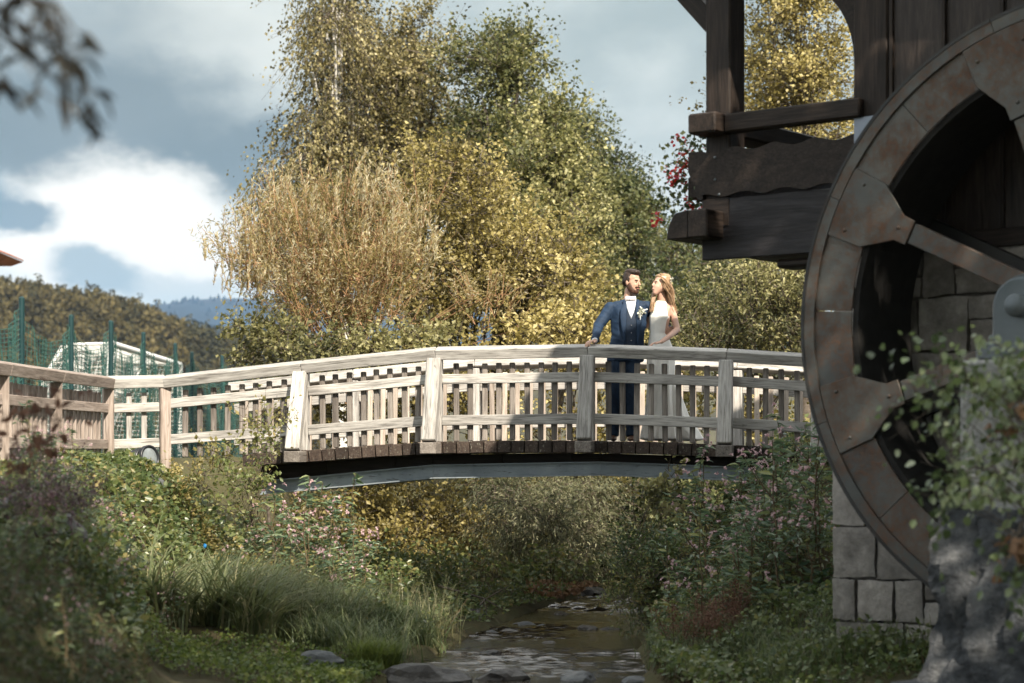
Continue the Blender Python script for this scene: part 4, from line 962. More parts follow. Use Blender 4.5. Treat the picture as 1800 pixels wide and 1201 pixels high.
# -- behind us: the trees that shade this bank
tree('shade_tree', 'tall tree beside the mill, out of the picture', 'tree', None, 900, .3,
     [(900+F*5.6/7, HZ-F*6.0/7, 7, F*3.1/7, F*2.3/7, 3.2), (900+F*6.5/8.5, HZ-F*8.2/8.5, 8.5, F*2.8/8.5, F*2.3/8.5, 2.8), (900+F*7.6/5, HZ-F*6/5, 5, F*2.4/5, F*3/5, 2.4), (900+F*4.1/5.2, HZ-F*4.3/5.2, 5.2, F*1.7/5.2, F*1.4/5.2, 1.5)],
     L['shade'], 750, 14, .26, .8, 41, 1.0, .25, limbs=20, trunk_r=.25, lean=Vector((6.4, 6.6, .2)), trunk_top=Vector((6.2, 7, 9)), show_twigs=False)
tree('shade_tree', 'tall tree overhanging the stream from behind the viewer', 'tree', None, 900, .3,
     [(900+F*1.2/3, HZ-F*8.6/3, 3, F*3.0/3, F*2.3/3, 2.6), (900-F*1.8/2.5, HZ-F*8.4/2.5, 2.5, F*2.4/2.5, F*2.2/2.5, 2.2), (900-F*4.6/2.5, HZ-F*6.4/2.5, 2.5, F*2.2/2.5, F*2.4/2.5, 2.0), (900+F*.2/2, HZ-F*4.3/2, 2, F*2.0/2, F*1.4/2, 1.5), (900+F*3.4/4, HZ-F*9.2/4, 4, F*2.4/4, F*2.2/4, 2.2)],
     L['shade'], 900, 14, .26, .8, 42, 1.0, .25, limbs=20, trunk_r=.25, lean=Vector((2.6, 1.0, .2)), trunk_top=Vector((1.6, 3, 10)), show_twigs=False)
# -- a bough with narrow leaves hanging into the top left corner, close to us
nt_ = thing('near_tree', Vector((-2.6, 2.6, 1.0)), 'dark blurred bough with narrow leaves in the upper left corner', 'tree')
v, f = merge(pathtube([(-2.6, 2.6, .6), (-2.55, 2.7, 2.2), (-2.4, 2.8, 4.2)], [.13, .11, .07], 10), pathtube([(-2.5, 2.72, 2.9), (-1.9, 3.4, 3.05), (-1.4, 3.9, 2.85), (-1.02, 4.2, 2.55)], [.05, .03, .014, .005], 8))
put('trunk', fast('trunk', v, f, M['bark'], True), nt_)
pts = []; axs = []
r5 = np.random.default_rng(9)
for px, py, m, dx, dy in ((15, 80, 13, 50, 50), (80, 90, 11, 45, 40), (130, 110, 7, 25, 30), (60, 25, 9, 50, 25), (165, 195, 6, 24, 14), (150, 225, 3, 8, 10), (15, 165, 6, 30, 25), (100, 165, 4, 25, 20)):
    for k in range(m):
        d = r5.uniform(4.0, 4.4); p = P(px+r5.normal()*dx*.6, py+r5.normal()*dy*.6-25, d); pts.append(tuple(p)); axs.append((r5.normal()*.5+(.9 if r5.random() < .35 else -.35), r5.normal()*.4, -.8+r5.normal()*.35))
v, f, t = leaves(np.array(pts), np.array(axs), r5.uniform(.065, .11, len(pts)), .24, r5.random(len(pts)), LANCE)
put('leaves', fast('leaves', v, f, L['near'], attr=t), nt_)
cr = np.array([-3.1, 3.3, 4.7])+unit(r5.normal(size=(3200, 3)))*(r5.random((3200, 1))**.4)*np.array([1.6, 1.5, 1.5])  # unseen crown, added to darken the lower left corner
v, f, t = leaves(cr, r5.normal(size=(3200, 3))+np.array([0, 0, -.5]), .13, .4, r5.random(3200)); put('crown', fast('crown', v, f, L['shade'], attr=t), nt_)
tw = np.array(pts); v, f = tubes(tw, tw+np.stack([-.05-.1*r5.random(len(tw)), 0*tw[:, 0], .06+.1*r5.random(len(tw))], 1), .0015, .002, 3)
put('twigs', fast('twigs', v, f, M['bark']), nt_)
# ------------------------------------------------------------------ low growth on the banks
def scatter_px(n, boxes, seed):
    """ground points under picture areas (px0, px1, d0, d1)"""
    r = np.random.default_rng(seed); out = []
    for k in range(n):
        a, b, d0, d1 = boxes[r.integers(len(boxes))]; d = r.uniform(d0, d1); x = (r.uniform(a, b)-900)/F*d; out.append((x, d))
    out = np.array(out); return out[:, 0], out[:, 1]
def ground_cover(name, label, cat, boxes, n, leaf, size, asp, hmax, seed, shape=KITE, tint=(0, 1), upw=.6, clear=.05):
    r = np.random.default_rng(seed); x, y = scatter_px(n, boxes, seed); keep = np.abs(x-cx(y)) > hw(y)+clear; x, y = x[keep], y[keep]
    f = np.array([noise.noise(Vector((a*1.3, b*1.3, seed)))+.6*noise.noise(Vector((a*4, b*4, seed+3))) for a, b in zip(x, y)])
    h = hmax*np.clip(.55+.8*f, .08, 1.25)*r.random(len(x))**.7
    h = h*ip(gz(x, y), [1.2, 1.5], [1, .35]) if name in ('bramble_cover', 'dry_bramble') else h
    z = gz(x, y)+h; pos = np.stack([x, y, z], 1); ax = r.normal(size=pos.shape)*np.array([1, 1, .5])+np.array([.15, -.45, .1])
    t = np.clip(.45+.35*f+r.normal(size=len(x))*.2, 0, 1)*(tint[1]-tint[0])+tint[0]
    V, Fc, tv = leaves(pos, ax, size*r.uniform(.6, 1.35, len(x)), asp, t, shape, up=np.array([0, -.5, upw]))
    sel = r.random(len(x)) < .12; b = pos[sel].copy(); b[:, 2] = gz(b[:, 0], b[:, 1])-.02; b[:, :2] += r.normal(size=(len(b), 2))*.05
    o = put(name, fast(name, V, Fc, leaf, attr=tv)); tag(o, label, cat, kind='stuff')
    v, f2 = tubes(b, pos[sel], .003, .002, 3); s = put('stalks', fast('stalks', v, f2, M['stem']), o)
    return o
ground_cover('bramble_cover', 'tangled bramble and ivy leaves covering the left bank', 'brambles',
             [(-60, 320, 15.5, 20.6), (150, 480, 17.5, 21.6), (300, 520, 18.5, 22.5), (-80, 250, 11, 16)], 25000, L['bramble'], .058, .7, .34, 51)
ground_cover('dark_cover', 'dark small leaves on the near bank in the lower left corner', 'plants', [(-250, 260, 6.5, 12.5)], 12000, L['green'], .036, .6, .22, 50, tint=(0, .7))
ground_cover('bank_litter', 'dead leaves and low weeds beside the dark end of the stream', 'plants', [(800, 1010, 19.5, 24)], 2600, L['bramble'], .05, .6, .10, 49, tint=(.1, 1))
ground_cover('dry_bramble', 'yellowing sunlit leaves at the left foot of the bridge', 'brambles', [(300, 520, 19.6, 22.6)], 5000, L['hazel'], .05, .7, .40, 52, tint=(.0, .7))
ground_cover('bank_top_weeds', 'weeds on the bank top at the left end of the bridge deck', 'plants', [(330, 530, 20.6, 23.5)], 3600, L['bramble'], .055, .65, .30, 48)
ground_cover('shelf_plants', 'low green plants on the left stream shelf', 'plants', [(430, 840, 17, 23.5), (500, 800, 21, 25)], 12000, L['bramble'], .055, .6, .42, 53)
ground_cover('bright_cover', 'bright small-leaved plants at the bottom left edge', 'plants', [(230, 620, 12.6, 15.4), (560, 720, 13.4, 15.0)], 11000, L['lime'], .034, .75, .13, 54)
ground_cover('right_cover', 'low green leaves at the foot of the mill wall', 'plants', [(1080, 1240, 14.2, 17.5), (1180, 1680, 12.4, 16.2)], 12000, L['bramble'], .05, .65, .28, 55, tint=(.1, .8))
ground_cover('right_bank_cover', 'mixed leaves on the right bank below the bridge', 'plants', [(1130, 1480, 16, 22.5)], 9000, L['bramble'], .06, .6, .45, 56)
ground_cover('far_bank_cover', 'undergrowth along the far stream banks', 'plants', [(500, 1000, 24, 32), (1080, 1560, 23, 34), (300, 520, 22.5, 30), (900, 1560, 23.6, 28)], 22000, L['bramble'], .07, .7, .55, 57, tint=(.1, 1))
ground_cover('leaf_litter', 'pale fallen leaves on the far stream bank', 'leaf litter', [(930, 1060, 22.8, 25.0)], 1500, L['dead'], .07, .8, .05, 58, clear=.0)
ground_cover('field_grass', 'short grass at the edge of the left bank', 'grass', [(-60, 300, 19, 23)], 5000, L['grass'], .07, .09, .08, 59, upw=.1)
def blades(name, label, cat, xy, n, h, w, bend, seed, leaf=L['grass'], tint=(0, 1), spread=.05, lean=None, parent=None):
    """grass blades: each a bent strip of four quads"""
    r = np.random.default_rng(seed); k = r.integers(0, len(xy), n); bx = xy[k]+r.normal(size=(n, 2))*spread
    a = r.uniform(0, 2*math.pi, n); dr = np.stack([np.cos(a), np.sin(a)], 1)
    if lean is not None: dr = unit(dr+np.array(lean)*r.uniform(.3, 1.4, (n, 1)))
    hh = h*r.uniform(.55, 1.2, n); be = bend*r.uniform(.4, 1.4, n); base = np.stack([bx[:, 0], bx[:, 1], gz(bx[:, 0], bx[:, 1])-.02], 1)
    sd_ = np.stack([-dr[:, 1], dr[:, 0], 0*a], 1); V = []
    for t in (0, .3, .6, .85, 1.0):
        fw = dr*(be*hh*t**2)[:, None]; up = hh*(t-.42*be*t**2.4)
        c = base+np.concatenate([fw, up[:, None]], 1); ww = (w*(1-t**1.6)+.0006)
        V += [c-sd_*ww/2, c+sd_*ww/2]
    V = np.stack(V, 1).reshape(-1, 3); q = np.array([[2*i, 2*i+1, 2*i+3, 2*i+2] for i in range(4)])
    Fc = ((np.arange(n)*10)[:, None, None]+q[None]).reshape(-1, 4); t = np.repeat(np.clip(r.normal(.45, .25, n), 0, 1)*(tint[1]-tint[0])+tint[0], 10)
    o = put(name, fast(name, V, Fc, leaf, attr=t), parent)
    if parent is None: tag(o, label, cat, kind='stuff')
    return o
def tufts(n, boxes, seed, sub=6, sp=.10):
    x, y = scatter_px(n, boxes, seed); k = np.abs(x-cx(y)) > hw(y)+.06; return np.stack([x[k], y[k]], 1)
blades('sedge', 'long arching pale green sedge on the left shelf', 'sedge', tufts(26, [(270, 470, 15.6, 17.2)], 61), 1050, .80, .019, 1.05, 62, spread=.06, tint=(.3, 1), lean=(.6, 0))
blades('sedge_back', 'fine arching grass behind the sedge on the left shelf', 'grass', tufts(50, [(360, 620, 16.4, 18.6)], 63), 2400, .60, .012, 1.0, 64, spread=.08, tint=(.15, 1), lean=(.6, 0))
blades('stream_grass', 'thick green grass along the left edge of the stream', 'grass', tufts(110, [(540, 800, 15.6, 18.6), (480, 700, 17, 20)], 65), 4600, .42, .012, .9, 66, spread=.09, tint=(0, .85))
blades('edge_grass', 'lime grass tufts at the bottom edge beside the stream', 'grass', tufts(26, [(640, 860, 14.2, 15.6), (800, 880, 14.0, 14.6)], 67), 1500, .26, .008, .7, 68, spread=.06, tint=(.35, 1), leaf=L['lime'])
blades('dry_stalks', 'tall dry grass stalks by the stream', 'grass', tufts(30, [(700, 800, 17.2, 18.6)], 69), 220, .62, .005, .5, 70, spread=.10, tint=(.75, 1))
blades('right_grass', 'grass at the foot of the stone wall', 'grass', tufts(70, [(1300, 1650, 13.2, 15.6), (1180, 1330, 15, 17.5)], 71), 4200, .34, .009, .7, 72, spread=.10, tint=(.0, .8))
blades('fence_grass', 'grass growing along the foot of the fence', 'grass', np.array([(a.x+(b.x-a.x)*t+rng.normal()*.06, a.y+(b.y-a.y)*t-.12+rng.normal()*.06) for a, b in zip(FP[:-1], FP[1:]) for t in np.linspace(0, 1, 26)]), 2600, .16, .005, .5, 73, spread=.05, tint=(.2, .9))
# reddish dock seed heads
dk_ = thing('dock_clump', G(P(1240, 0, 15.6).x, 15.6), 'reddish brown clump of dry dock seed heads at the right of the stream', 'dock')
r6 = np.random.default_rng(75); bp = np.array([(P(px, 0, d).x, d) for px, d in zip(r6.uniform(1185, 1300, 40), r6.uniform(15.2, 16.2, 40))]); b3 = np.stack([bp[:, 0], bp[:, 1], gz(bp[:, 0], bp[:, 1])], 1)
t3 = b3+np.stack([r6.normal(size=40)*.1, r6.normal(size=40)*.08, r6.uniform(.22, .48, 40)], 1)
v, f = tubes(b3, t3, .004, .002, 3); put('stems', fast('stems', v, f, L['dock']), dk_)
tt = r6.random((40, 130)); q = b3[:, None]+(t3-b3)[:, None]*(.35+.65*tt[..., None])+r6.normal(size=(40, 130, 3))*.028
v, f, t = leaves(q.reshape(-1, 3), r6.normal(size=(5200, 3)), .018, .7, r6.random(5200)); put('seed_heads', fast('seed_heads', v, f, L['dock'], attr=t), dk_)
# ---- balsam: tall leafy stems with pink flowers, every plant its own object
def balsam_master(seed, h):
    r = np.random.default_rng(seed); n = 7; z = np.linspace(0, h, n); off = np.cumsum(r.normal(size=(n, 2))*.022, 0); stem = [Vector((off[i, 0], off[i, 1], z[i])) for i in range(n)]
    parts = [pathtube(stem, [.009*(1-.7*i/n) for i in range(n)], 5)]; pos = []; ax = []; sz = []; fl = []
    tips = [(stem[-1], 1.0)]
    for b in range(r.integers(3, 6)):
        s = stem[r.integers(2, n-1)]; a = r.uniform(0, 6.28); e = s+Vector((math.cos(a)*.2, math.sin(a)*.2, r.uniform(.16, .32))); parts.append(pathtube([s, s.lerp(e, .5)-Vector((0, 0, .02)), e], [.005, .004, .002], 4)); tips.append((e, .8))
    for i in range(1, n):
        for q in range(3):
            a = r.uniform(0, 6.28); pos.append(tuple(stem[i]+Vector((0, 0, r.uniform(-.08, .05))))); ax.append((math.cos(a), math.sin(a), r.uniform(-.35, .35))); sz.append(r.uniform(.10, .17)*(1-.25*i/n))
    for e, s in tips:
        for q in range(9):
            a = r.uniform(0, 6.28); pos.append(tuple(e+Vector((0, 0, -r.uniform(0, .14))))); ax.append((math.cos(a), math.sin(a), r.uniform(-.3, .4))); sz.append(r.uniform(.07, .13)*s)
        if r.random() < .5:
            for q in range(r.integers(2, 5)): fl.append(e+Vector((r.normal()*.045, r.normal()*.045, r.uniform(.0, .11))))
    v, f, t = leaves(np.array(pos), np.array(ax), np.array(sz), .27, np.clip(r.normal(.45, .28, len(pos)), 0, 1), LANCE)
    fp = []; fa = []
    for c in fl:
        for q in range(6): fp.append(tuple(c)); fa.append(tuple(r.normal(size=3)))
    out = [('stem', fast('stem', *merge(*parts), M['stem'], True)), ('leaves', fast('leaves', v, f, L['balsam'], attr=t))]
    if fp:
        v, f, t = leaves(np.array(fp), np.array(fa), r.uniform(.018, .032, len(fp)), .75, r.random(len(fp)), OVAL if False else KITE); out.append(('flowers', fast('flowers', v, f, L['pink'], attr=t)))
    return out
bms = [balsam_master(80+k, h) for k, h in enumerate((1.0, 1.15, .85, .7, 1.25, .6))]
def plant_balsam(n, boxes, seed, label, group, smin, smax):
    r = np.random.default_rng(seed); x, y = scatter_px(n, boxes, seed)
    for a, b in zip(x, y):
        if abs(a-cx(b)) < hw(b)+.12: continue
        o = thing('balsam_plant', G(a, b)-Vector((0, 0, .04)), label, 'plant', group); s = r.uniform(smin, smax); Mx = WM[o.name] @ Matrix.Rotation(r.uniform(0, 6.28), 4, 'Z') @ Matrix.Diagonal((s, s, s, 1))
        o.matrix_basis = Mx; WM[o.name] = Mx
        for nm, me in bms[r.integers(len(bms))]:
            q = put(nm, me, o, Mx)
            if nm != 'stem': q['kind'] = 'stuff'
plant_balsam(60, [(1190, 1470, 16.4, 19.5), (1230, 1470, 16.0, 18)], 90, 'leafy pink-flowered balsam plant on the right bank below the bridge', 'balsam on the right bank', .75, 1.2)
plant_balsam(30, [(440, 640, 18.5, 20.4)], 91, 'leafy balsam plant with pale pink flowers below the left end of the bridge', 'balsam below the left end of the bridge', .7, 1.1)
plant_balsam(26, [(60, 300, 12.5, 16.0)], 92, 'dark leafy balsam plant with pink flowers on the shaded left bank', 'balsam on the shaded left bank', .35, .62)
plant_balsam(12, [(-60, 200, 8.5, 11.5)], 93, 'blurred dark plant in the lower left corner', 'plants in the lower left corner', .26, .42)
# young alder shoot standing up in front of the beam
tree('alder_shoot', 'young alder shoot with round leaves in front of the steel beam', 'plant', None, 1130, .6,
     [(1115, 815, 19.6, 14, 22, .06), (1160, 840, 19.6, 26, 26, .08), (1205, 815, 19.6, 9, 14, .05), (1180, 880, 19.6, 50, 30, .15)], L['olive'], 60, 5, .062, .75, 95, .12, .025, limbs=14, trunk_r=.012, twig_r=.003, shape=OVAL, bough=.07, per=6)
# twig shrub at the left foot of the bridge
tree('bare_bramble', 'brown-leaved bramble rising in front of the left railing', 'shrub', None, 430, 1.2,
     [(440, 790, 20.2, 45, 30, .2), (400, 830, 20.0, 60, 30, .25), (465, 745, 20.2, 16, 28, .1), (420, 870, 19.8, 60, 40, .3)], L['bramble'], 170, 9, .05, .65, 96, .25, .04, limbs=26, trunk_r=.012, twig_r=.003, tint_lo=.45, bough=.12, per=8)
# ---- shrub with round pale leaves in front of the pier, close to us
tree('pier_shrub', 'blurred pale round-leaved shrub in front of the rock pier', 'shrub', None, 1760, .2,
     [(1640, 680, 9.3, 45, 50, .25), (1700, 720, 9.2, 60, 60, .3), (1780, 740, 9.0, 60, 100, .35), (1640, 850, 9.3, 60, 30, .2), (1720, 840, 9.1, 70, 70, .3), (1790, 900, 9.0, 60, 90, .3), (1600, 640, 9.4, 22, 40, .1), (1790, 640, 9.2, 30, 30, .2), (1765, 690, 9.1, 45, 50, .2)],
     L['ivy'], 135, 9, .044, .78, 101, .28, .04, up=.2, droop=.4, limbs=30, trunk_r=.018, twig_r=.0025, shape=OVAL, bough=.12, per=8, lean=Vector((2.95, 9.6, .2)), trunk_top=P(1830, 640, 9.4))
tree('autumn_sprig', 'orange autumn leaves at the right edge in front of the pier', 'plant', None, 1795, .2, [(1793, 725, 9.0, 14, 34, .08), (1775, 950, 9.0, 22, 14, .06)], L['dead'], 16, 5, .05, .8, 102, .1, .03, limbs=4, trunk_r=.008, shape=OVAL, lean=Vector((2.5, 9.1, .2)), tint_lo=.3, bough=.05, per=4)
# heather and dark leaves close by on the left
tree('heather_bush', 'blurred purple heather on the dark rocks at the left edge', 'shrub', None, 60, 1.0, [(60, 900, 11.5, 60, 60, .35), (110, 880, 11.6, 40, 40, .3), (20, 960, 11.3, 50, 50, .3)], L['heath'], 160, 24, .02, .5, 103, .2, .03, up=.9, limbs=12, trunk_r=.012, twig_r=.002, bough=.12, per=10)
tree('brown_sprig', 'blurred brown leaves at the left edge in front of the fence', 'plant', None, 40, .6, [(40, 810, 8.6, 65, 28, .2), (60, 735, 8.6, 40, 20, .1), (95, 700, 8.6, 26, 12, .08), (20, 760, 8.6, 30, 20, .1)], L['dock'], 24, 5, .05, .5, 104, .14, .03, limbs=10, trunk_r=.008, twig_r=.002, shape=OVAL, tint_hi=.5, lean=Vector((-2.3, 8.6, .9)), bough=.06, per=4)
# geraniums hanging from the front of the balcony
fb = thing('flower_box', mw(uL-.16, -.9, mz(1235, 352)+.02), 'hanging red geraniums in a box on the balcony front', 'flower box')
put('box', box_me(1.6, .18, .17, M['timber'], .01), fb, Matrix.Translation(mw(uL-.20, -1.0, mz(1235, 340)+.08)) @ Matrix(((MN.x, MU.x, 0, 0), (MN.y, MU.y, 0, 0), (0, 0, 1, 0), (0, 0, 0, 1))))
r7 = np.random.default_rng(110); n = 1500; uu = uL-.27+r7.normal(size=n)*.08-.02; nn = r7.uniform(-1.7, -.1, n); zz_ = r7.uniform(mz(1200, 390), mz(1200, 225), n)
uu = uu-.10*np.sin((zz_-zz_.min())/(np.ptp(zz_))*3.1)
gp = np.array([tuple(mw(a, b, c)) for a, b, c in zip(uu, nn, zz_)])
v, f, t = leaves(gp, r7.normal(size=(n, 3))+np.array([0, 0, -.5]), r7.uniform(.03, .055, n), .85, np.clip(r7.normal(.35, .2, n), 0, 1)); put('leaves', fast('leaves', v, f, L['green'], attr=t), fb)
fc = []
for k in range(40):
    c = gp[r7.integers(n)]+np.array(tuple(-MU*.06)); fc.append(c+np.array(tuple(MU*.03))+r7.normal(size=(22, 3))*.028)
fc = np.concatenate(fc); v, f, t = leaves(fc, r7.normal(size=fc.shape), .034, .8, r7.random(len(fc))); put('blossoms', fast('blossoms', v, f, L['red'], attr=t), fb)
# ------------------------------------------------------------------ rocks
def rock(name, p, s, seed, mat, label, group, flat=.6, sub=3):
    bm = bmesh.new(); bmesh.ops.create_icosphere(bm, subdivisions=sub, radius=1); r = np.random.default_rng(seed); e = r.uniform(.75, 1.3, 3); rot = r.uniform(0, 6.28)
    for v in bm.verts:
        q = v.co.normalized(); d = 1+.32*noise.noise(q*1.3+Vector((seed, 0, 0)))+.14*noise.noise(q*3.1+Vector((0, seed, 0)))+.07*noise.noise(q*7)
        q = q*d; q = Vector((q.x*e[0], q.y*e[1], q.z*flat*e[2]))
        q = Matrix.Rotation(rot, 3, 'Z') @ q; v.co = q*s
    o = put(name, bm_mesh(name, bm, mat, False), None, Matrix.Translation(p)); tag(o, label, 'rock', group); return o
def rk(px, py, d, s, seed, mat, label, group, flat=.6): return rock('rock', P(px, py, d), s, seed, mat, label, group, flat)
rk(266, 858, 19.9, .12, 1, M['rock'], 'upright pale stone just below the flood lamp', 'stones in the left bank', 1.3)
rk(196, 905, 18.6, .15, 2, M['stone'], 'pale stone in the left bank below the fence corner', 'stones in the left bank', 1.1)
rk(228, 868, 19.0, .08, 3, M['stone'], 'small grey stone between the two pale bank stones', 'stones in the left bank', .9)
for k, (px, py, s) in enumerate(((30, 930, .21), (110, 960, .18), (30, 1020, .2), (84, 905, .12), (150, 1030, .16))):
    rk(px, py, 11.8+.3*k, s, 10+k, M['rock_wet'], ('large blurred grey boulder at the left edge below the fence', 'blurred boulder right of the big one in the left bank', 'lowest blurred boulder at the left edge', 'small blurred boulder highest in the left bank', 'blurred boulder in the left bank nearest to the sedge')[k], 'boulders in the left bank', .9)
for k, (px, py, s, w, lb) in enumerate(((655, 1182, .19, 0, 'grey stone with a flat top among the grass at the lower edge'), (745, 1199, .27, 1, 'broad dark stone at the lower edge left of the water'), (885, 1193, .20, 1, 'broad dark stone at the lower edge in the stream'), (1015, 1195, .13, 0, 'rounded pale stone at the lower edge of the stream'),
        (560, 1197, .18, 0, 'grey stone at the lower edge beside the bright plants'), (835, 1092, .13, 1, 'dark stone on the left shore of the stream below the fallen branch'), (866, 1112, .08, 0, 'small pale stone at the left shore of the stream'), (920, 1097, .12, 0, 'pale stone standing highest in the shallow water'), (950, 1100, .07, 0, 'small flat pale stone beside the standing one'),
        (965, 1130, .09, 1, 'dark stone in the middle of the stream'), (1030, 1106, .10, 1, 'dark round stone near the right shore of the stream'), (1075, 1106, .11, 1, 'brown stone under the twiggy bush at the right shore'), (866, 1150, .10, 1, 'dark stone by the grass at the left shore'), (1062, 1073, .09, 0, 'pale stone at the far end of the stream'),
        (985, 1080, .11, 1, 'dark stone below the long twig at the far end'), (1040, 1047, .22, 1, 'mossy brown boulder behind the far end of the stream'), (1120, 1198, .13, 0, 'grey stone at the lower edge right of the stream'))):
    d = min(EYE*F/(py-HZ), 25.5); p = P(px, py, d); p.z = max(float(gz(p.x, p.y)), -.03)+s*.05
    rock('rock', p, s, 30+k, M['rock_wet'] if w else M['rock'], lb, 'stones along the stream', .5)
# fallen branches over the stream
fbz = thing('fallen_branch', P(840, 1050, 21), 'thin bare fallen branch lying over the stream bank', 'branch', None)
v, f = merge(pathtube([P(770, 1030, 20.6), P(850, 1052, 20.6), P(884, 1072, 20.6)], [.016, .012, .004], 6), pathtube([P(826, 1085, 20.4), P(852, 1054, 20.6), P(895, 1030, 20.8)], [.012, .010, .004], 6), pathtube([P(850, 1052, 20.6), P(858, 1086, 20.4)], [.006, .003], 5))
put('wood', fast('wood', v, f, M['bark'], True), fbz)
lg = thing('fallen_branch', P(1000, 1068, 22.3), 'long thin twig lying across the far end of the stream', 'branch', None)
v, f = pathtube([P(880, 1068, 22.3), P(980, 1069, 22.2), P(1030, 1067, 22.2), P(1078, 1055, 22.4)], [.008, .009, .007, .003], 6); put('wood', fast('wood', v, f, M['bark'], True), lg)
sk = thing('dry_stick', G(P(790, 0, 18).x, 18), 'straight pale stick leaning at the left edge of the stream', 'stick', None)
v, f = pathtube([P(782, 1112, 17.8), P(822, 1052, 18.2)], [.005, .003], 5); put('wood', fast('wood', v, f, M['stem'], True), sk)
ballp = P(360, 960, 18.9)
bo = rock('toy_ball', ballp, .021, 3, plain('blue_plastic', (.01, .16, .42), .4), 'small bright blue ball caught in the bank plants', None, 1.0, 2); bo['category'] = 'ball'
# ------------------------------------------------------------------ the couple on the bridge
def ico_pts():
    bm = bmesh.new(); bmesh.ops.create_icosphere(bm, subdivisions=2, radius=1); p = [v.co.copy() for v in bm.verts]; bm.free(); return p
ICO = ico_pts()
def blob(name, chains, vox, mat, parent, T=None, smooth=8, factor=.5):
    """one continuous surface grown over chains of ellipsoids (centre, radius or (rx, ry, rz), turn about z)"""
    T = T or Matrix.Identity(4); bm = bmesh.new()
    def pts(e):
        c = Vector(e[0]); r = e[1]; r = (r, r, r) if isinstance(r, (int, float)) else r; rz = Matrix.Rotation(e[2] if len(e) > 2 else 0, 3, 'Z')
        return [c+rz @ Vector((p.x*r[0], p.y*r[1], p.z*r[2])) for p in ICO]
    for ch in chains:
        for a, b in (zip(ch[:-1], ch[1:]) if len(ch) > 1 else [(ch[0], ch[0])]):
            vs = [bm.verts.new(p) for p in (pts(a)+pts(b) if a is not b else pts(a))]
            g = bmesh.ops.convex_hull(bm, input=vs)
            dead = list({v for v in g['geom_interior']+g['geom_unused'] if isinstance(v, bmesh.types.BMVert)})
            if dead: bmesh.ops.delete(bm, geom=dead, context='VERTS')
    bmesh.ops.recalc_face_normals(bm, faces=bm.faces)
    me = bpy.data.meshes.new(name); bm.to_mesh(me); bm.free()
    tmp = bpy.data.objects.new('tmp', me); COL.objects.link(tmp)
    m = tmp.modifiers.new('r', 'REMESH'); m.mode = 'VOXEL'; m.voxel_size = vox; m.use_smooth_shade = True
    s = tmp.modifiers.new('s', 'SMOOTH'); s.factor = factor; s.iterations = smooth
    dg = bpy.context.evaluated_depsgraph_get(); ev = tmp.evaluated_get(dg); out = bpy.data.meshes.new_from_object(ev)
    bpy.data.objects.remove(tmp); bpy.data.meshes.remove(me)
    out.name = name; out.materials.clear(); out.materials.append(mat); out.transform(T)
    out.polygons.foreach_set('use_smooth', np.ones(len(out.polygons), bool))
    return put(name, out, parent)
M['skin'] = plain('skin', (.50, .30, .215), .5, var=.06, ns=20, spec=.35)
M['skin_f'] = plain('fair_skin', (.56, .345, .26), .5, var=.05, ns=20, spec=.35)
M['suit'] = plain('navy_suit', (.0085, .026, .060), .75, var=.25, ns=9, bumpy=.5)
M['vest'] = plain('navy_waistcoat', (.006, .017, .038), .7, var=.2, ns=60)
M['shirt'] = plain('white_shirt', (.66, .70, .74), .7, var=.05)
M['bow'] = plain('grey_bow_tie', (.36, .34, .35), .6, var=.15)
M['hair_d'] = plain('dark_brown_hair', (.030, .017, .011), .5, var=.5, ns=45)
M['beard'] = plain('brown_beard', (.060, .026, .014), .6, var=.5, ns=60)
M['hair_b'] = plain('blonde_hair', (.33, .21, .12), .42, var=.3, ns=40, spec=.5)
M['dress'] = plain('ivory_dress', (.86, .84, .79), .5, var=.03, ns=9, bumpy=.25)
M['shoe'] = plain('brown_leather', (.10, .042, .02), .35, var=.3)
M['eye'] = plain('dark_eye', (.012, .009, .008), .2)
M['lip'] = plain('lip', (.36, .13, .11), .5)
ug = BR.at(1105, 774, -.42)[0]; gbase = BR.w(ug, -.42, deck_z(ug)); TG = Matrix.Translation(gbase)
def head_frame(c, yaw, pitch=0, roll=0):
    """head axes: x to the side, y out of the face, z up; yaw 0 looks at the camera, + turns to the picture's right"""
    return Matrix.Translation(c) @ Matrix.Rotation(math.pi+yaw, 4, 'Z') @ Matrix.Rotation(pitch, 4, 'X') @ Matrix.Rotation(roll, 4, 'Y')
def hc(Hm, ch):
    """chain in head axes -> body axes (ellipsoids turned with the head)"""
    yaw = math.atan2(Hm[1][0], Hm[0][0]); return [(Hm @ Vector(e[0]), e[1], yaw) for e in ch]
def head_chains(Hm, f=False):
    k = .93 if f else 1.0
    def s(c): return tuple(q*k for q in c)
    ch = [[((0, -.012, .052), s((.073, .092, .080)))], [((0, .012, .0), s((.066, .076, .085)))], [((0, .030, -.020), s((.060, .066, .060))), ((0, .050, -.085), s((.034 if f else .045, .034, .028)))],
          [((0, .080 if f else .086, .026), s((.007, .008, .010))), ((0, .098 if f else .110, -.014), s((.009, .010, .009)) if f else s((.012, .014, .011)))], [((0, .066 if f else .074, .034), s((.046, .016, .016)))],
          [((0, .082, -.052), s((.024, .014, .014)))], [((-.074*k, -.008, -.006), (.010, .018, .030))], [((.074*k, -.008, -.006), (.010, .018, .030))]]
    return [hc(Hm, c) for c in ch]
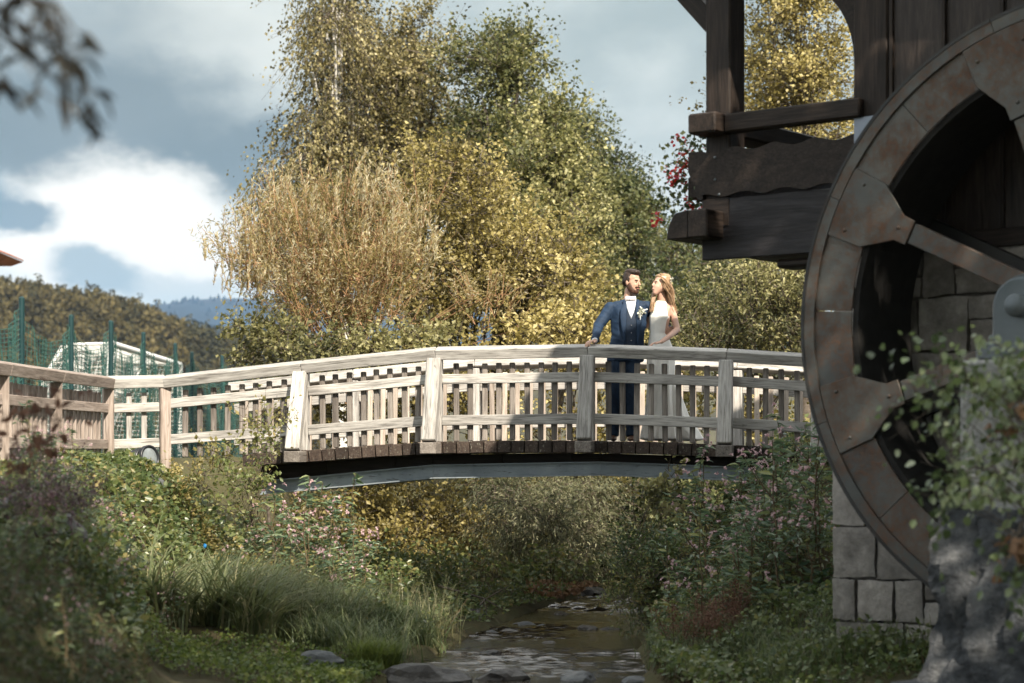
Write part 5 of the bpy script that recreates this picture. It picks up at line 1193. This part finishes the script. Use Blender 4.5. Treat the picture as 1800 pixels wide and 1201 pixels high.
def hand_chains(wrist, palm_dir, side, down, spread=.018, ln=.075, r=.0085, curl=.35, palm=.075, thumb=1):
    """palm and five separate fingers: palm_dir along the hand, side across it, down = towards the grip"""
    w = Vector(wrist); d = Vector(palm_dir).normalized(); s = Vector(side).normalized(); g = Vector(down).normalized(); kn = w+d*palm; ch = []
    for i, (o, lf) in enumerate(((-1.5, .88), (-.5, 1.0), (.5, .97), (1.5, .78))):
        b = kn+s*o*spread; p1 = b+d*ln*.5*lf+g*ln*curl*.18; p2 = p1+d*ln*.32*lf+g*ln*curl*.5; p3 = p2+d*ln*.14*lf+g*ln*curl*.6
        ch.append([(w+s*o*spread*.55+d*.015, .0125), (b, .0115), ]); ch.append([(b, .0105), (p1, r), (p2, r*.95), (p3, r*.8)])
    tb = w+d*.022+s*thumb*spread*1.6; t1 = tb+d*.030+s*thumb*.020+g*.006; t2 = t1+d*.030+s*thumb*.004+g*.008
    ch.append([(tb, .013), (t1, .0105), (t2, .009)]); return ch
# ---------------- groom
Hg = head_frame(Vector((.032, -.035, 1.685)), R(48), R(-5), R(-4))
gw = Vector((-.375, -.315, 1.075)); gh_dir = Vector((-.62, -.60, -.22)); railz = rail_z(ug)-deck_z(ug)
hand_l = hand_chains((-.372, -.325, railz+.045), (-.60, -.72, -.10), (.75, -.62, 0), (0, 0, -1), curl=.55)
hand_r = hand_chains((.50, .03, 1.175), (-.80, -.58, -.06), (0, .1, 1), (.15, .55, 0), curl=.5)
groom_body = head_chains(Hg)+[
    [((.012, -.005, 1.60), .058), ((.0, .0, 1.47), .066)],
    [((0, 0, 1.43), (.17, .085, .06)), ((0, 0, 1.25), (.15, .095, .1)), ((-.02, 0, 1.0), (.14, .09, .1)), ((-.05, .0, .90), (.14, .09, .08))],
    [((-.19, 0, 1.42), .05), ((-.305, -.06, 1.25), .040), ((-.372, -.325, railz+.05), .027)],
    [((.19, 0, 1.42), .05), ((.34, .20, 1.24), .040), ((.50, .03, 1.175), .028)],
    [((-.11, 0, .90), .085), ((-.14, -.02, .48), .055), ((-.15, .03, .08), .038)],
    [((.03, 0, .90), .085), ((.025, -.04, .48), .055), ((.025, -.01, .08), .038)]]+hand_l+hand_r
groom = blob('person', groom_body, .0055, M['skin'], None, TG, 4)
tag(groom, 'bearded man in navy suit with bow tie, one hand on the handrail', 'person', 'couple on the bridge')
def gp_(name, ch, mat, vox=.006, sm=9): return blob(name, ch, vox, mat, groom, TG, sm)
gp_('jacket', [
    [((-.155, .005, 1.435), (.06, .072, .05)), ((0, .02, 1.485), (.075, .07, .04)), ((.155, .005, 1.445), (.06, .072, .05))],
    [((0, .0, 1.40), (.205, .118, .09)), ((.0, .0, 1.25), (.195, .128, .1)), ((-.012, .0, 1.10), (.178, .118, .08)), ((-.03, .005, .96), (.20, .128, .07)), ((-.035, .01, .86), (.205, .135, .02))],
    [((-.192, .005, 1.43), (.066, .07, .06)), ((-.245, -.02, 1.34), .062), ((-.322, -.065, 1.235), .055), ((-.352, -.20, 1.14), .048), ((-.368, -.295, railz+.062), .041)],
    [((.192, .005, 1.44), (.066, .07, .06)), ((.27, .12, 1.33), .062), ((.345, .205, 1.235), .056), ((.45, .12, 1.19), .047), ((.495, .05, 1.178), .040)]], M['suit'])
gp_('trousers', [
    [((-.03, .0, .96), (.155, .105, .05)), ((-.04, .0, .86), (.16, .11, .07))],
    [((-.115, .0, .86), (.092, .10, .06)), ((-.138, -.015, .52), (.066, .072, .06)), ((-.152, .03, .12), (.052, .06, .04)), ((-.155, .03, .07), (.056, .066, .02))],
    [((.035, .0, .86), (.092, .10, .06)), ((.025, -.035, .52), (.066, .072, .06)), ((.022, -.01, .12), (.052, .06, .04)), ((.02, -.012, .07), (.056, .066, .02))]], M['suit'])
gp_('shoe', [[((-.155, .07, .04), (.038, .04, .04)), ((-.165, -.03, .035), (.043, .05, .03)), ((-.172, -.13, .024), (.036, .04, .022))]], M['shoe'])
gp_('shoe', [[((.02, .03, .04), (.038, .04, .04)), ((.03, -.07, .035), (.043, .05, .03)), ((.045, -.165, .024), (.036, .04, .022))]], M['shoe'])
gp_('hair', [hc(Hg, c) for c in ([((0, -.030, .068), (.081, .088, .078))], [((0, .030, .112), (.066, .055, .036)), ((0, -.03, .125), (.07, .07, .032))], [((.01, .068, .118), (.046, .022, .026))],
     [((-.070, -.022, .03), (.012, .045, .045))], [((.070, -.022, .03), (.012, .045, .045))], [((0, -.085, .01), (.058, .028, .055))])], M['hair_d'], .005, 3)
gp_('beard', [hc(Hg, c) for c in ([((0, .052, -.088), (.046, .040, .036))], [((-.052, .012, -.040), (.020, .032, .045)), ((-.034, .045, -.085), (.024, .035, .034))], [((.052, .012, -.040), (.020, .032, .045)), ((.034, .045, -.085), (.024, .035, .034))],
     [((-.026, .088, -.042), (.014, .012, .009)), ((.026, .088, -.042), (.014, .012, .009))])], M['beard'], .005, 3)
def crease(o, amp, seed, sc_=(7, 7, 16)):
    """soft folds pressed into cloth"""
    me = o.data; nm = [v.normal.copy() for v in me.vertices]
    for v, n_ in zip(me.vertices, nm):
        q = v.co-gbase; d = noise.noise(Vector((q.x*sc_[0]+seed, q.y*sc_[1], q.z*sc_[2]+q.x*9)))
        v.co += n_*amp*(1-2*abs(d))*(.6+.4*noise.noise(q*5))
    me.update()
for o in groom.children:
    if o.name.split('.')[0] in ('jacket', 'trousers'): crease(o, .010, 3)
def face_bits(Hm, who, TT, k=1.0, brow=M['hair_d']):
    def fb(name, ch, mat): return blob(name, [hc(Hm, ch)], .003, mat, who, TT, 2)
    for s in (-1, 1):
        fb('eye', [((.029*s*k, .084*k, .012), (.010, .006, .0045))], M['eye'])
        fb('eyebrow', [((.017*s*k, .094*k, .033), (.004, .005, .003)), ((.044*s*k, .080*k, .034), (.004, .005, .003))], brow)
    fb('mouth', [((-.018*k, .094*k, -.056), (.006, .006, .005)), ((.018*k, .094*k, -.056), (.006, .006, .005))], M['lip'])
face_bits(Hg, groom, TG)
def patch(name, rows, mat, parent, T, thick=.012):
    """cloth panel lying on the chest: rows of (z, x0, x1, y at the middle, bow)"""
    V = []; Fc = []; m = 7
    for z, x0, x1, y, bow in rows:
        for i in range(m):
            t = i/(m-1); V.append((x0+(x1-x0)*t, y+bow*(2*t-1)**2, z))
    n = len(V); V += [(a, b+thick, c) for a, b, c in V]; R_ = len(rows)
    for j in range(R_-1):
        for i in range(m-1):
            q = j*m+i; Fc += [(q, q+1, q+m+1, q+m), (n+q+m, n+q+m+1, n+q+1, n+q)]
    b = [i for i in range(m)]+[j*m+m-1 for j in range(1, R_)]+[(R_-1)*m+i for i in range(m-2, -1, -1)]+[j*m for j in range(R_-2, 0, -1)]
    for i in range(len(b)): a_, c_ = b[i], b[(i+1) % len(b)]; Fc.append((c_, a_, n+a_, n+c_))
    me = pyd(name, V, Fc, mat, True); me.transform(T); return put(name, me, parent)
fy = lambda z: float(ip(z, [.86, .96, 1.10, 1.25, 1.38, 1.46, 1.53], [-.136, -.132, -.128, -.136, -.128, -.092, -.062]))
patch('waistcoat', [(z, .02-w, .02+w, fy(z)-.004, .006) for z, w in ((.93, .05), (.99, .062), (1.06, .066), (1.15, .070), (1.25, .072), (1.34, .066), (1.42, .056), (1.47, .045))], M['vest'], groom, TG)
patch('shirt', [(z, .018-w, .018+w, fy(z)-.010, .006) for z, w in ((1.30, .003), (1.34, .018), (1.38, .032), (1.43, .046), (1.48, .056), (1.52, .058), (1.545, .054))], M['shirt'], groom, TG)
for s in (-1, 1):
    patch('lapel', [(z, .02+s*a, .02+s*b, fy(z)-.014, .004) for z, a, b in ((.98, .060, .066), (1.10, .058, .085), (1.22, .056, .105), (1.32, .050, .118), (1.40, .046, .112), (1.455, .048, .085), (1.51, .058, .080))], M['suit'], groom, TG)
gp_('collar', [[((.018, -.045, 1.530), (.050, .028, .018)), ((.018, .03, 1.545), (.060, .04, .020))]], M['shirt'], .005)
gp_('bow_tie', [[((.012, -.095, 1.505), (.012, .012, .012))], [((.012, -.093, 1.505), (.01, .008, .008)), ((-.036, -.086, 1.507), (.012, .008, .020))], [((.012, -.093, 1.505), (.01, .008, .008)), ((.058, -.086, 1.507), (.012, .008, .020))]], M['bow'], .004, 2)
for z in (1.23, 1.15, 1.07, 1.0): gp_('button', [[((.02, fy(z)-.012, z), (.006, .004, .006))]], M['bow'], .003, 1)
# buttonhole flower and pocket cloth
fl0 = TG @ Vector((.118, -.155, 1.365)); r8 = np.random.default_rng(4)
q = np.array(fl0)+r8.normal(size=(46, 3))*np.array([.018, .010, .020]); v, f, t = leaves(q, r8.normal(size=(46, 3)), .026, .8, r8.random(46), OVAL)
L['cream'] = leafmat('cream_petal', st((.50, .52, .40), (.66, .66, .55), (.78, .76, .68)), .2); put('buttonhole_flower', fast('buttonhole_flower', v, f, L['cream'], attr=t), groom)
v, f = pathtube([fl0, fl0+Vector((-.004, 0, -.075))], [.006, .004], 6); put('flower_stem', fast('flower_stem', v, f, M['shirt'], True), groom)
gp_('pocket_cloth', [[((.135, -.130, 1.385), (.008, .006, .007)), ((.19, -.110, 1.402), (.008, .006, .008))]], M['shirt'], .004, 1)
gp_('cuff', [[((-.366, -.288, railz+.060), .038), ((-.372, -.312, railz+.054), .036)]], M['shirt'], .005, 2)
# ---------------- bride
Hb = head_frame(Vector((.337, -.055, 1.655)), R(-66), R(10), R(2))
hand_b = hand_chains((.325, -.335, railz+.030), (-.93, -.25, -.10), (.25, -.93, 0), (0, 0, -1), ln=.07, r=.0075, curl=.35, palm=.066, spread=.016, thumb=1)
bride_body = head_chains(Hb, True)+[
    [((.345, -.03, 1.57), .046), ((.355, .0, 1.455), .052)],
    [((.262, -.015, 1.435), .045), ((.44, .02, 1.435), .045)],
    [((.35, .0, 1.42), (.11, .075, .05), -.5), ((.33, -.015, 1.29), (.108, .095, .08), -.5), ((.325, .0, 1.13), (.085, .075, .07), -.5), ((.345, .02, .95), (.14, .115, .10), -.3)],
    [((.448, .02, 1.43), .046), ((.485, .01, 1.32), .040), ((.515, -.04, 1.19), .034), ((.43, -.19, 1.12), .031), ((.325, -.335, railz+.034), .022)],
    [((.255, .0, 1.425), .042), ((.20, .14, 1.25), .034), ((.10, .16, 1.18), .026)],
    [((.29, .02, .92), .08), ((.29, .0, .5), .05), ((.29, .02, .06), .032)], [((.40, .02, .92), .08), ((.40, .0, .5), .05), ((.42, .03, .06), .032)]]+hand_b
bride = blob('person', bride_body, .0055, M['skin_f'], None, TG, 4)
tag(bride, 'woman in long ivory dress with wavy blonde hair facing the man', 'person', 'couple on the bridge')
def bp_(name, ch, mat, vox=.006, sm=6): return blob(name, ch, vox, mat, bride, TG, sm)
bp_('dress_bodice', [
    [((.343, -.012, 1.495), (.056, .050, .012)), ((.340, -.012, 1.43), (.088, .082, .03), -.5), ((.325, -.028, 1.325), (.112, .108, .055), -.5), ((.318, -.02, 1.24), (.100, .096, .04), -.5), ((.310, -.012, 1.15), (.092, .088, .04), -.5), ((.325, .0, 1.06), (.115, .102, .04), -.4)]], M['dress'], .006, 22)
sk_ = bp_('dress_skirt', [
    [((.325, .005, 1.09), (.116, .104, .02), -.4), ((.345, .02, .93), (.158, .135, .08), -.2), ((.345, .015, .62), (.150, .145, .08)), ((.345, .01, .30), (.165, .17, .08)), ((.345, .0, .03), (.21, .20, .025))],
    [((.40, .03, .62), (.11, .12, .08)), ((.52, .06, .25), (.12, .14, .08)), ((.66, .08, .025), (.14, .18, .02))]], M['dress'], .007, 22)
me = sk_.data; co = np.empty(len(me.vertices)*3, np.float32); me.vertices.foreach_get('co', co); co = co.reshape(-1, 3); ctr = np.array(TG @ Vector((.36, .02, 0)))
ang = np.arctan2(co[:, 1]-ctr[1], co[:, 0]-ctr[0]); hz = co[:, 2]-gbase.z; amp = .016*np.clip((1.0-hz)/.9, 0, 1); fold = amp*(np.sin(11*ang+2*hz)+.6*np.sin(19*ang-3*hz+1))
co[:, 0] += np.cos(ang)*fold; co[:, 1] += np.sin(ang)*fold; me.vertices.foreach_set('co', co.ravel()); me.update()
face_bits(Hb, bride, TG, .92, M['hair_b'])
hair = bp_('hair', [hc(Hb, c) for c in ([((0, -.028, .066), (.078, .088, .078))], [((0, .022, .098), (.058, .048, .030)), ((0, -.03, .112), (.062, .07, .030))], [((.062, -.005, .035), (.016, .045, .05)), ((.06, -.05, -.01), (.022, .04, .05))], [((-.062, -.01, .03), (.016, .045, .05)), ((-.06, -.05, -.01), (.022, .04, .05))])]+[
    [((.415, .0, 1.66), (.05, .07, .06)), ((.435, .02, 1.57), (.050, .06, .05)), ((.455, .035, 1.48), (.042, .05, .05)), ((.475, .04, 1.40), (.026, .04, .04))],
    [((.265, -.02, 1.56), (.026, .03, .04)), ((.250, -.07, 1.47), (.024, .025, .04)), ((.245, -.085, 1.40), (.016, .016, .03))]], M['hair_b'], .006, 4)
# locks of hair
parts = []; r9 = np.random.default_rng(21)
def lock(ctrl, n, sp, rad):
    ctrl = np.array(ctrl, float); tt = np.linspace(0, len(ctrl)-1, 12)
    for k in range(n):
        o = r9.normal(size=3)*sp; ph = r9.uniform(0, 6.28); pts_ = []
        for t in tt:
            c = np.array([ip(t, np.arange(len(ctrl)), ctrl[:, a]) for a in range(3)]); w = .009*(t/len(ctrl)+.2)
            pts_.append(TG @ Vector(c+o*(.5+.7*t/len(ctrl))+np.array([math.sin(t*2.6+ph), math.cos(t*2.2+ph), 0])*w))
        parts.append(pathtube(pts_, [rad*(1-.6*i/11) for i in range(12)], 5))
lock([(.345, -.125, 1.735), (.385, -.125, 1.70), (.43, -.09, 1.64), (.455, -.02, 1.55), (.475, .0, 1.46), (.49, .01, 1.38)], 34, .012, .006)
lock([(.34, -.09, 1.775), (.40, -.07, 1.75), (.44, -.02, 1.68), (.455, .0, 1.60), (.47, .01, 1.50), (.488, .02, 1.39)], 30, .014, .006)
lock([(.365, -.122, 1.665), (.385, -.12, 1.62), (.41, -.10, 1.585), (.44, -.06, 1.54), (.47, -.03, 1.47)], 14, .008, .005)
lock([(.27, -.06, 1.56), (.255, -.09, 1.47), (.238, -.10, 1.38)], 16, .010, .005)
put('hair_locks', fast('hair_locks', *merge(*parts), M['hair_b'], True), hair)
q = np.array(TG @ Vector((.435, -.075, 1.715)))+r9.normal(size=(22, 3))*.013; v, f, t = leaves(q, r9.normal(size=(22, 3)), .02, .8, r9.random(22), OVAL); put('hair_flowers', fast('hair_flowers', v, f, L['cream'], attr=t), bride)
# ------------------------------------------------------------------ the air between here and the mountain
hz_ = NT('haze_air'); pv = hz_.n('ShaderNodeVolumePrincipled'); pv.inputs['Color'].default_value = (.42, .66, 1.0, 1); pv.inputs['Density'].default_value = HAZE; pv.inputs['Anisotropy'].default_value = .15
hz_.l(pv.outputs[0], hz_.out.inputs['Volume'])
bm = bmesh.new(); bmesh.ops.create_cube(bm, size=1)
for v in bm.verts: v.co = Vector((v.co.x*13600, 3050+v.co.y*6700, -15+(v.co.z+.5)*420))
tag(put('haze', bm_mesh('haze', bm, hz_.m)), 'thin blue haze lying over the valley', 'haze', kind='stuff')
